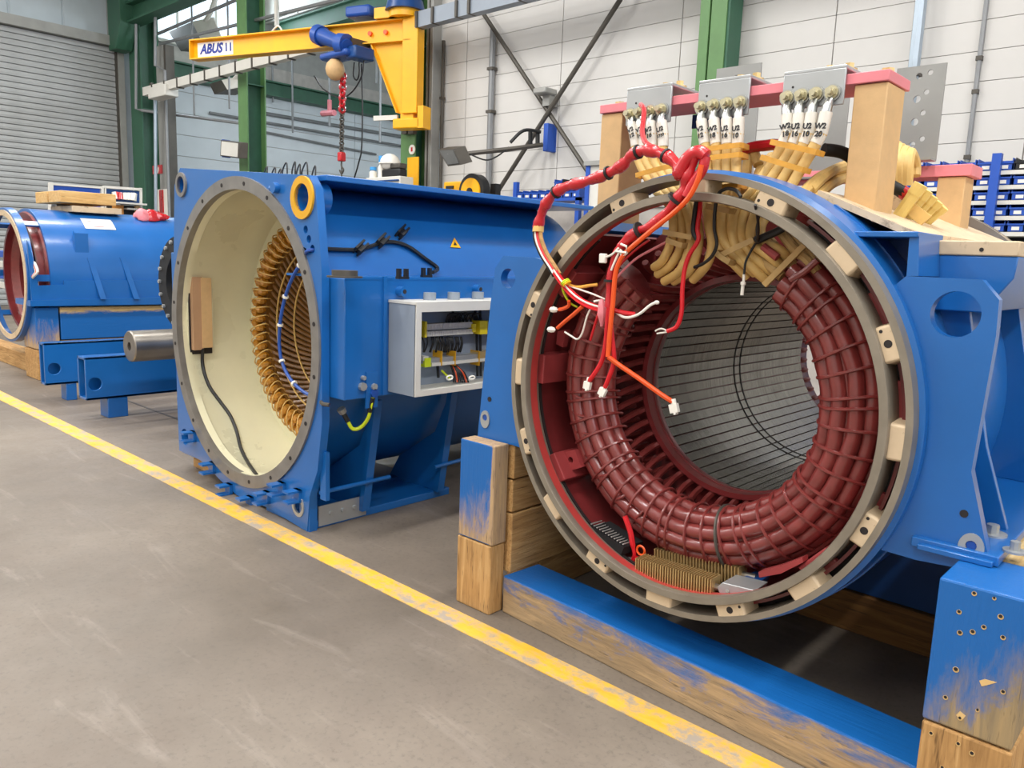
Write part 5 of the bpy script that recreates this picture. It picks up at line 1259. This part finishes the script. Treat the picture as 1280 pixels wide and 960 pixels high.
for g, (tl, trr, lugs) in GR.items():
    YF = 2.575
    a, b = at(*tl, y=YF), at(*trr, y=YF)
    zlow = at(lugs[-1][0], lugs[-1][1] + 16, y=YF).z
    zt_b = (a.z + b.z) / 2
    bk = ob('busbar', MB().box(a.x, b.x, YF, YF + .01, zlow, zt_b).box(a.x, b.x, YF, YF + .21, zt_b - .002, zt_b + .010), 'zinc', tr, 'folded zinc plate', bev=.003)
    for f_ in (.55, .85):
        x = a.x + (b.x - a.x) * f_; ob('bar_bolt', MB().cyl((x, YF + .1, zt_b + .01), (x, YF + .1, zt_b + .016), .026, n=14).cyl((x, YF + .1, zt_b), (x, YF + .1, zt_b + .034), .015, n=6), 'brass', bk)
    c = at(lugs[0][0] + 7, tl[1] + 17, y=YF - .001); ob('small_hole', MB().cyl(c, c + V((0, .003, 0)), .004, n=8), 'shade_and_seal', bk)
    for i, (u, v) in enumerate(lugs):
        c = at(u, v, y=YF - .008)
        path = [at(pu, pv, y=yy + (.012 if (i % 2 and n_ > 3) else 0)) for n_, ((pu, pv), yy) in enumerate(zip(CP[g][i], YC))]
        sp = smooth_path(path, 6)
        cbl = ob('power_cable', MB().tube(sp, [.0192 - .003 * min(1, k_ / 20) + .0006 * (k_ % 5 == 0) for k_ in range(len(sp))], 10), 'cable', st)
        d = (path[0] - c); d.normalize(); side = V((d.z, 0, -d.x)).normalized() if abs(d.z) > .1 else XX
        side = V((-d.z, 0, d.x)).normalized()
        if side.x < 0: side = -side
        e = path[0]
        lm2 = MB().holed([c + V((.026 * math.cos(t), 0, .026 * math.sin(t))) for t in [2 * PI * q_ / 20 for q_ in range(20)]], [circ(c, .008, XX, ZZ, 10)], (0, .007, 0))
        lm2.tube([c + d * .016 + V((0, .002, 0)), c + d * .03 + V((0, -.004, 0)), c + d * .045 + V((0, -.008, 0)), e + d * .004], [.010, .013, .0165, .0165], 10)
        ob('lug', lm2, 'lug', cbl)
        inst('terminal_bolt', boltm, bk, M4.Translation(c + V((0, -.001, 0))))
        s0 = c.lerp(e, .50) + V((0, -.004, 0)); s1 = e + (sp[6] - e) * .55
        slv = ob('label_sleeve', MB().tube([s0, e, s1], .0195, 12), 'sleeve', st, 'white label sleeve')
        mid = e.lerp(s0, .0) + V((0, -.0212, 0)) + (s0 - e) * .1
        t1, t2 = TXT[g][i].split()
        for w_, off in ((t1, .012), (t2, -.013)):
            words(w_, .024 if len(w_) < 4 else .016, 'ink', slv, facing(mid - d * off, side, -d), bold=.0009)
def tie(p, q, h=.017, mat='tape', depth=.05, par=None):
    p, q = V(p), V(q); d = q - p; dn_ = d.normalized(); up = V((-dn_.z, 0, dn_.x)) * (h / 2)
    if up.z < 0: up = -up
    out = [p + d * t + V((0, -.020 - .006 * math.sin(PI * t), 0)) for t in (0, .25, .5, .75, 1)]
    loop = [p - dn_ * .006 + V((0, 0, 0))] + out + [q + dn_ * .006, q + V((0, depth, 0)), p + V((0, depth, 0))]
    m = MB(); n = len(loop)
    cen = sum(loop, V()) / n
    inn = [x + (cen - x).normalized() * .005 for x in loop]
    for i in range(n):
        k = (i + 1) % n; a_, b_, c_, e_ = loop[i], loop[k], inn[k], inn[i]
        m.add([a_ - up, b_ - up, c_ - up, e_ - up, a_ + up, b_ + up, c_ + up, e_ + up], [(0, 1, 2, 3), (4, 7, 6, 5), (0, 4, 5, 1), (3, 2, 6, 7)])
    return ob('bundle_tie', m, mat, par or st)
for (u0, v0, u1, v1, y_) in ((876, 189, 928, 182, 2.515), (877, 200, 927, 194, 2.51), (966, 178, 1023, 191, 2.515), (954, 197, 1006, 213, 2.50), (798, 220, 842, 208, 2.50), (880, 238, 925, 232, 2.47)):
    tie(at(u0, v0, y=y_), at(u1, v1, y=y_))
for (u0, v0, u1, v1, y_) in ((832, 290, 868, 297, 2.408), (836, 300, 856, 307, 2.408), (886, 258, 915, 264, 2.43), (903, 320, 945, 300, 2.405), (898, 316, 915, 328, 2.405)):
    tie(at(u0, v0, y=y_), at(u1, v1, y=y_), .018, 'cable_old')
# heavier stubs joining the right-hand coil, and its clamp
for k, pts in enumerate((((974, 286), (984, 300), (996, 314), (1010, 326), (1022, 340)), ((988, 284), (1000, 300), (1012, 314), (1024, 330)), ((938, 300), (950, 320), (966, 336), (978, 346)), ((960, 298), (972, 312), (984, 324), (996, 336)))):
    ob('coil_stub', MB().tube(smooth_path([at(u, v, y=2.455 + .015 * (k % 2)) for u, v in pts], 5), .0165, 9), 'cable_old', st)
ob('clamp_bar', MB().prism([at(u, v, y=2.425) for u, v in ((952, 354), (957, 359), (1012, 304), (1007, 299))], (0, .012, 0)), 'cable_old', st)
ob('finger_tie', MB().tube([at(u, v, y=2.42) for u, v in ((988, 350), (1005, 340), (1022, 325))], .011, 8), 'coil', st)
ob('black_lead', MB().tube(smooth_path([at(u, v, y=2.42) for u, v in ((944, 302), (956, 296), (970, 290), (984, 282))], 4), .013, 8), 'black', st)
ob('pink_stub', MB().cyl(at(954, 308, y=2.42), at(972, 322, y=2.42), .013, n=9), 'maroon_light', st)
ob('pink_stub', MB().cyl(at(796, 240, y=2.5), at(812, 238, y=2.5), .018, n=9), 'maroon_light', st)
# cables running back over the stator
for k, pts in enumerate((((1000, 246, 2.50), (1022, 224, 2.62), (1046, 212, 2.8), (1075, 206, 3.0)), ((1012, 238, 2.55), (1036, 216, 2.7), (1060, 206, 2.9)), ((1018, 250, 2.55), (1042, 228, 2.75), (1070, 218, 3.0)), ((948, 206, 2.7), (940, 188, 2.72), (934, 206, 2.7), (932, 240, 2.62)), ((944, 240, 2.6), (950, 214, 2.7), (964, 196, 2.85)))):
    ob('rear_cable', MB().tube(smooth_path([at(u, v, y=y) for u, v, y in pts], 6), .0185, 9), 'cable', st)
for k in range(4):
    ob('rear_cable', MB().tube(smooth_path([at(1116 + 6 * k, 232, y=3.2), at(1112 + 8 * k, 200, y=3.2), at(1118 + 7 * k, 182 + 3 * k, y=3.3), at(1126 + 6 * k, 190 + 5 * k, y=3.4), at(1132 + 4 * k, 220, y=3.4)], 6), .020, 9), 'cable', st)
for k in range(5):
    p0 = at(1108 + 9 * k, 292 - k, y=2.82 + .05 * k); p1 = at(1150 + 7 * k, 232 + 6.5 * k, y=2.82 + .05 * k)
    ob('capped_cable', MB().tube([p0, p1], .021, 9), 'pale_yellow', st)
    ob('end_cap', MB().cyl(p0.lerp(p1, .82), p1 + (p1 - p0) * .03, .0235, n=9), 'pale_yellow', st)
ob('bundle_band', MB().prism([at(1128, 262, y=2.83), at(1140, 252, y=2.83), at(1164, 270, y=2.83), at(1150, 282, y=2.83)], (0, .012, 0)), 'cable', st)
bkc = ob('black_cable', MB().tube(smooth_path([at(u, v, y=y) for u, v, y in ((1030, 187, 2.66), (1056, 192, 2.72), (1090, 216, 2.79), (1112, 231, 2.84), (1128, 240, 2.87))], 5), .021, 10), 'black', st)
ob('red_band', MB().cyl(at(1126, 238.5, y=2.868), at(1134, 244, y=2.88), .0225, n=10), 'red', st)
ob('bare_end', MB().cyl(at(1133, 244, y=2.88), at(1146, 252, y=2.89), .02, n=10), 'cable', st)
ob('red_cable', MB().tube(smooth_path([at(u, v, y=2.7) for u, v in ((926, 190), (940, 184), (956, 182), (970, 181), (985, 186))], 5), .02, 9), 'red', st)
ob('opening_channel', MB().prism([at(1108, 232, y=2.98), at(1143, 247, y=2.98), at(1117, 290, y=2.98), at(1106, 284, y=2.98)], (0, .02, 0)), 'primer', st)
# perforated rear plates
for k, (u0, u1, v0, v1, zl) in enumerate(((1122, 1184, 82, 78, 1.955), (1005, 1066, 88, 79, 1.90), (896, 952, 87, 78, 1.88))):
    a, b = at(u0, v0, y=YR), at(u1, v1, y=YR)
    hol = []
    if k == 0:
        for (u, v, r_) in ((1149, 95, .0125), (1163, 90.5, .0105), (1146, 124, .0145), (1158, 115, .0105), (1143, 152.5, .0145), (1153.5, 141, .0105), (1140, 181, .0125), (1152.5, 173.5, .0105)):
            hol.append(circ(at(u, v, y=YR), r_, XX, ZZ, 16))
    elif k == 2:
        for u in (921, 933): hol.append(circ(at(u, 97, y=YR), .013, XX, ZZ, 14))
    P = ob('perforated_plate', MB().holed([V((a.x, YR, zl)), V((b.x, YR, zl)), V((b.x, YR, b.z)), V((a.x, YR, b.z))], hol, (0, .008, 0)), 'alu', tr, 'perforated aluminium plate' if k == 0 else None)
    ob('plate_foot', MB().box(a.x, b.x, YR - .07, YR + .008, zl - .008, zl), 'alu', P)

# ------------------------------------------------------------------ red wiring harness draped over the hoop
hr = thing('wiring_harness', at(850, 245, y=2.22), 'red sleeved wiring harness with white plugs draped over the front hoop', 'wiring')
def hp(pts, y0, y1, k=6):
    n = len(pts)
    return smooth_path([at(u, v, y=y0 + (y1 - y0) * i / (n - 1)) for i, (u, v) in enumerate(pts)], k)
SL = hp([(852, 222), (843, 203), (826, 192), (806, 188), (790, 194), (776, 208), (752, 220), (728, 228), (706, 234), (690, 245), (679, 262), (672, 285)], 2.22, 2.27)
ob('sleeve', MB().tube(SL, [.019 + .003 * math.sin(i * .9) + .0015 * math.sin(i * 2.3) for i in range(len(SL))], 10), 'red', hr)
S2 = hp([(868, 190), (866, 206), (858, 224), (853, 240), (838, 260), (818, 280), (796, 290), (780, 304), (770, 318), (764, 340), (762, 362), (761, 384)], 2.215, 2.225)
ob('sleeve', MB().tube(S2, [.017 + .004 * math.sin(i * .7) * (1 if i < 40 else .4) - (.004 if i > 44 else 0) for i in range(len(S2))], 10), 'red', hr)
S3 = hp([(882, 196), (878, 212), (866, 230), (858, 246)], 2.215, 2.21)
ob('sleeve', MB().tube(S3, .016, 10), 'red', hr)
ob('sleeve_fold', MB().tube(hp([(846, 222), (858, 200), (872, 190), (884, 196)], 2.205, 2.215), [.016] + [.021] * 17 + [.015], 10), 'red', hr)
OW = hp([(877, 206), (872, 226), (860, 248), (842, 266), (822, 282), (800, 300), (782, 316), (774, 328), (769, 345), (766, 380), (762, 420), (760, 446)], 2.20, 2.215)
ob('orange_wire', MB().tube(OW, .0085, 8), 'orange', hr)
LG = [hp([(761, 384), (759, 405), (757, 430), (752, 452), (741, 470), (736, 476)], 2.22, 2.25), hp([(763, 384), (764, 410), (767, 440), (767, 455), (760, 475), (756, 485)], 2.22, 2.25)]
for l_ in LG: ob('red_wire', MB().tube(l_, .0085, 8), 'redwire', hr)
SK = hp([(760, 446), (775, 457), (800, 474), (825, 492), (842, 503)], 2.215, 2.30)
ob('orange_wire', MB().tube(SK, .0085, 8), 'orange', hr)
def plug(p, q, name='plug', s=1.0):
    p, q = V(p), V(q); d = (q - p).normalized(); n2_ = V((0, 1, 0)); s2 = d.cross(n2_).normalized()
    m = MB().tube([p - d * .012, p + d * .006], .009 * s, 8)
    T = M4.Translation(p + d * .018 * s) @ M4((s2, n2_, d)).transposed().to_4x4()
    m.box(-.016 * s, .012 * s, -.008 * s, .008 * s, -.014 * s, .014 * s, T).box(-.004 * s, .004 * s, -.0085 * s, .009 * s, .010 * s, .020 * s, T)
    return ob(name, m, 'white', hr, 'white plug', bev=.0015)
plug(LG[0][-1], at(734, 486, y=2.25)); plug(LG[1][-1], at(751, 496, y=2.25)); plug(SK[-1], at(845, 518, y=2.30), s=1.1)
# thin leads inside, left
LW = hp([(672, 285), (673, 300), (680, 318), (690, 334), (696, 344)], 2.27, 2.24)
ob('black_wire', MB().tube([p + V((-.012, 0, 0)) for p in LW], .010, 8), 'black', hr); ob('red_wire', MB().tube(LW, .009, 8), 'redwire', hr)
ob('brown_wire', MB().tube([p + V((.014, 0, .004)) for p in LW], .008, 8), 'wood_x', hr); ob('white_wire', MB().tube([p + V((-.003, -.011, 0)) for p in LW], .0035, 6), 'white', hr)
ob('yellow_tape', MB().cyl(at(673, 283, y=2.27), at(672.5, 290, y=2.268), .0215, n=12), 'gold_lash', hr)
L2 = hp([(694, 340), (703, 353), (714, 366), (726, 376), (740, 383), (754, 387)], 2.235, 2.25)
ob('red_wire', MB().tube(L2, .0125, 9), 'redwire', hr)
for dy, c_ in ((.008, 'white'), (-.006, 'redwire')): ob('thin_wire', MB().tube([p + V((0, -.011, dy)) for p in L2], .0035, 6), c_, hr)
for k in range(3):
    ob('yellow_tie', MB().tube(circ(at(706 + 1.5 * k, 352 + 1.5 * k, y=2.232), .016, V((.7, -.2, .5)).normalized(), V((0, 1, .2)).normalized(), 12), .0035, 5, True), 'yg' if k < 2 else 'yellow', hr)
for (pts, mt, r_) in (([(708, 354), (720, 359), (737, 357), (747, 356)], 'tape', .006), ([(708, 356), (725, 362), (742, 368), (756, 374)], 'white', .0035), ([(703, 352), (704, 364), (712, 378), (722, 384)], 'yg', .004),
                      ([(711, 376), (711, 382), (704, 386), (699, 387)], 'orange', .007), ([(728, 383), (718, 392), (706, 402), (697, 410)], 'orange', .0075), ([(738, 386), (733, 398), (728, 416), (722, 424), (714, 420), (706, 415)], 'white', .0035),
                      ([(758, 378), (770, 390), (782, 397), (798, 393), (812, 382), (820, 378)], 'white', .005), ([(768, 388), (780, 391), (794, 393)], 'redwire', .008), ([(748, 392), (744, 405), (738, 425)], 'redwire', .005), ([(742, 377), (752, 376), (764, 382)], 'white', .004)):
    ob('thin_wire', MB().tube(hp(pts, 2.24, 2.27, 5), r_, 7), mt, hr)
for (u, v) in ((692, 387), (689, 412)):
    p = at(u, v, y=2.27); ob('crimp_cap', MB().ball(p, .012, 8, (1.8, 1, 1)), 'white', hr, 'cream crimp cap')
p = at(821, 378, y=2.27); ob('crimp_cap', MB().ball(p, .0075, 8, (1.4, 1, 1)), 'white', hr)
ob('white_loop', MB().tube(hp([(764, 338), (768, 328), (776, 312), (777, 320), (784, 316), (783, 315), (786, 315)][:5], 2.205, 2.205, 4), .004, 6), 'white', hr)
ob('white_loop', MB().tube([at(u, v, y=2.20) for u, v in ((770, 314), (784, 316), (783, 308), (776, 305))], .004, 6), 'white', hr)
ob('tag_block', MB().box(-.013, .013, -.008, .008, -.016, .016, M4.Translation(at(754, 323, y=2.21))), 'white', hr, 'white tag block', bev=.003)
ob('tag_wire', MB().tube(hp([(756, 322), (765, 318), (773, 310)], 2.21, 2.20, 4), .004, 6), 'white', hr)
for P_, f_, rr2 in ((SL, .32, .024), (SL, .52, .024), (SL, .78, .024), (S2, .32, .034), (S2, .53, .03), (S2, .86, .022), (SL, .16, .024)):
    i = int(len(P_) * f_); p, q = P_[i], P_[i + 1]; d = (q - p).normalized()
    ob('cable_tie', MB().tube([p - d * .004, p + d * .004], rr2, 12), 'black', hr)
ob('joint_wrap', MB().tube(hp([(752, 374), (753, 386), (753, 398), (752, 408)], 2.235, 2.235, 3), [.005, .010, .014, .016, .018, .018, .014, .01, .006, .005][:10], 8), 'pink', hr)
# separate leads
ul = thing('terminal_lead', at(808, 160, y=2.52), 'red lead rising to the left zinc terminal plate', 'wire')
ob('lead', MB().tube(hp([(801, 131), (805, 137), (804, 152), (803, 166), (807, 178), (818, 186), (830, 194)], 2.545, 2.23), .0095, 8), 'red', ul)
ob('cable_tie', MB().cyl(at(804, 163, y=2.41), at(803.6, 167, y=2.40), .0125, n=10), 'black', ul)
dl = thing('dropper_lead', at(855, 340, y=2.37), 'red lead hanging from the cables with two bare wire ends over the bore', 'wire')
D1 = hp([(876, 246), (875, 262), (872, 285), (873, 300), (862, 318), (856, 336), (853, 362), (852, 390), (846, 408), (834, 414)], 2.40, 2.36)
ob('lead', MB().tube(D1, .0078, 8), 'redwire', dl)
ob('dark_sleeve', MB().tube(hp([(871, 252), (868, 272), (867, 290), (872, 300)], 2.395, 2.39), .009, 8), 'black', dl)
for pts in ([(834, 414), (828, 411), (822, 412), (819, 414)], [(834, 415), (828, 416), (821, 417)]): ob('bare_end', MB().tube(hp(pts, 2.36, 2.355, 4), .003, 6), 'white', dl)
bl = thing('probe_lead', at(928, 360, y=2.40), 'thin black probe lead with a white tip hanging over the bore', 'wire')
B_ = hp([(950, 264), (946, 285), (946, 300), (938, 315), (932, 328), (930, 345)], 2.40, 2.40)
ob('lead', MB().tube(B_, .0042, 6), 'black', bl); ob('knot', MB().ball(at(946, 299, y=2.395), .012, 8), 'black', bl)
ob('tip', MB().tube([at(930, 343, y=2.40), at(929.4, 352, y=2.40), at(929.2, 352.5, y=2.40), at(928.8, 356, y=2.40), at(928.6, 356.5, y=2.40), at(927.5, 369, y=2.40)], [.0045, .0045, .0085, .0085, .0055, .0055], 10), 'white', bl)
bw = thing('black_lead', at(895, 300, y=2.25), 'thin black lead looped over the hoop in front of the cream cables', 'wire')
ob('lead', MB().tube(hp([(926, 246), (920, 238), (908, 236), (898, 243), (894, 262), (893, 285), (896, 305), (890, 320), (878, 330), (868, 334)], 2.28, 2.40), .0058, 7), 'black', bw)
ob('lead', MB().tube(hp([(944, 256), (947, 272), (948, 290), (946, 300)], 2.26, 2.39), .0045, 6), 'black', bw)
ps = thing('paired_lead', at(780, 325, y=2.41), 'pale and red lead lying along the upper left of the red winding', 'wire')
ob('lead', MB().tube(hp([(832, 303), (815, 312), (797, 322), (782, 335), (770, 348)], 2.43, 2.42), .0048, 6), 'pink', ps); ob('lead', MB().tube(hp([(812, 300), (795, 312), (778, 328), (764, 346)], 2.44, 2.43), .0048, 6), 'redwire', ps)

# ------------------------------------------------------------------ timbers under the stator
def tblock(name, x0, x1, y0, y1, z0, z1, mat, label, ang=0.0, piv=None):
    T = M4.Identity(4)
    if ang: T = M4.Translation(piv) @ M4.Rotation(R(ang), 4, 'Z') @ M4.Translation(-V(piv))
    m = MB().box(x0, x1, y0, y1, z0, z1, T)
    return ob(name, m, mat, None, label, 'timber', bev=.006, smooth=False)
zl_ = .303; zt2 = .735
lb = tblock('timber_post', -2.366, -2.163, 2.275, 2.36, zl_ + .004, zt2, 'post_blue', 'worn blue upright timber at the left front corner of the stator support')
tblock('timber_post', -2.37, -2.168, 2.275, 2.36, 0, zl_, 'wood_z', 'bare upright timber on the floor below the worn blue one, left of the stator')
zz = [at(628, v, x=-2.146).z for v in (604, 646)]
for k_, (za, zb_, lab) in enumerate(((zz[0] + .003, zt2 - .001, 'top timber sleeper of the left stack under the stator'), (zz[1] + .003, zz[0] - .003, 'middle timber sleeper of the left stack under the stator'), (0.168, zz[1] - .003, 'lowest timber sleeper of the left stack under the stator'))):
    tblock('timber_sleeper', -2.37 , -2.146 - .003 * (k_ % 2), 2.375, 3.75, za, zb_, 'wood_y', lab)
tblock('timber_beam', -2.155, -.482, 2.344, 2.554, 0, .165, 'beam_blue', 'long worn blue timber beam on the floor across the front of the stator', -4.2, (-2.155, 2.344, 0))
tblock('timber_sleeper', -2.37, -2.165, 2.6, 3.75, 0, .162, 'wood_y', 'timber runner on the floor under the left stack of sleepers')
xR0, xR1 = -.476, -.272
RP1 = tblock('timber_post', xR0, xR1, 2.158, 2.42, .347, .735, 'post_blue_h', 'large worn blue timber block with nail holes at the right front corner')
RP2 = tblock('timber_post', xR0 + .002, xR1 + .003, 2.156, 2.42, 0, .342, 'wood_z', 'bare timber block with nail holes on the floor at the right front corner')
tblock('timber_sleeper', -.47, -.2, 2.43, 3.75, .36, .735, 'sleeper_blue', 'blue timber sleeper running back under the right foot of the stator')
tblock('timber_sleeper', -.47, -.2, 2.43, 3.75, 0, .355, 'wood_y', 'bare timber sleeper on the floor under the right foot of the stator')
tblock('timber_beam', -2.16, -.48, 3.28, 3.5, 0, .17, 'wood_dark_x', 'dark aged timber beam on the floor behind the stator')
# nail holes and chips
for (yF, lst) in ((2.158, ((1199, 764, .008), (1216, 789, .009), (1200, 790, .009), (1230, 783, .008), (1251, 770, .009), (1254, 796, .008), (1195, 836, .010), (1182, 871, .008), (1218, 741, .008), (1243, 747, .006), (1222, 887, .006), (1254, 864, .008), (1200, 897, .007))), (2.156, ((1164, 916, .008), (1198, 929, .008), (1215, 941, .009), (1178, 959, .008)))):
    for (u, v, r_) in lst:
        c = at(u, v, y=yF)
        blk = RP1 if yF > 2.157 else RP2
        ob('nail_hole', MB().cyl(c + V((0, -.0015, -.002)), c + V((0, .003, -.002)), r_ * .75, n=10), 'pale_chip', blk)
        ob('nail_hole', MB().cyl(c + V((0, -.003, .0)), c + V((0, .003, .0)), r_ * .5, n=8), 'shade_and_seal', blk)
ob('chip', MB().prism([at(u, v, y=2.157) for u, v in ((1224, 851), (1231, 849), (1246, 853), (1232, 857), (1227, 858))], (0, .003, 0)), 'pale_chip', RP1)
ob('chip', MB().prism([at(u, v, y=2.157) for u, v in ((1195, 894), (1200, 889), (1207, 895), (1202, 901))], (0, .003, 0)), 'pale_chip', RP1)
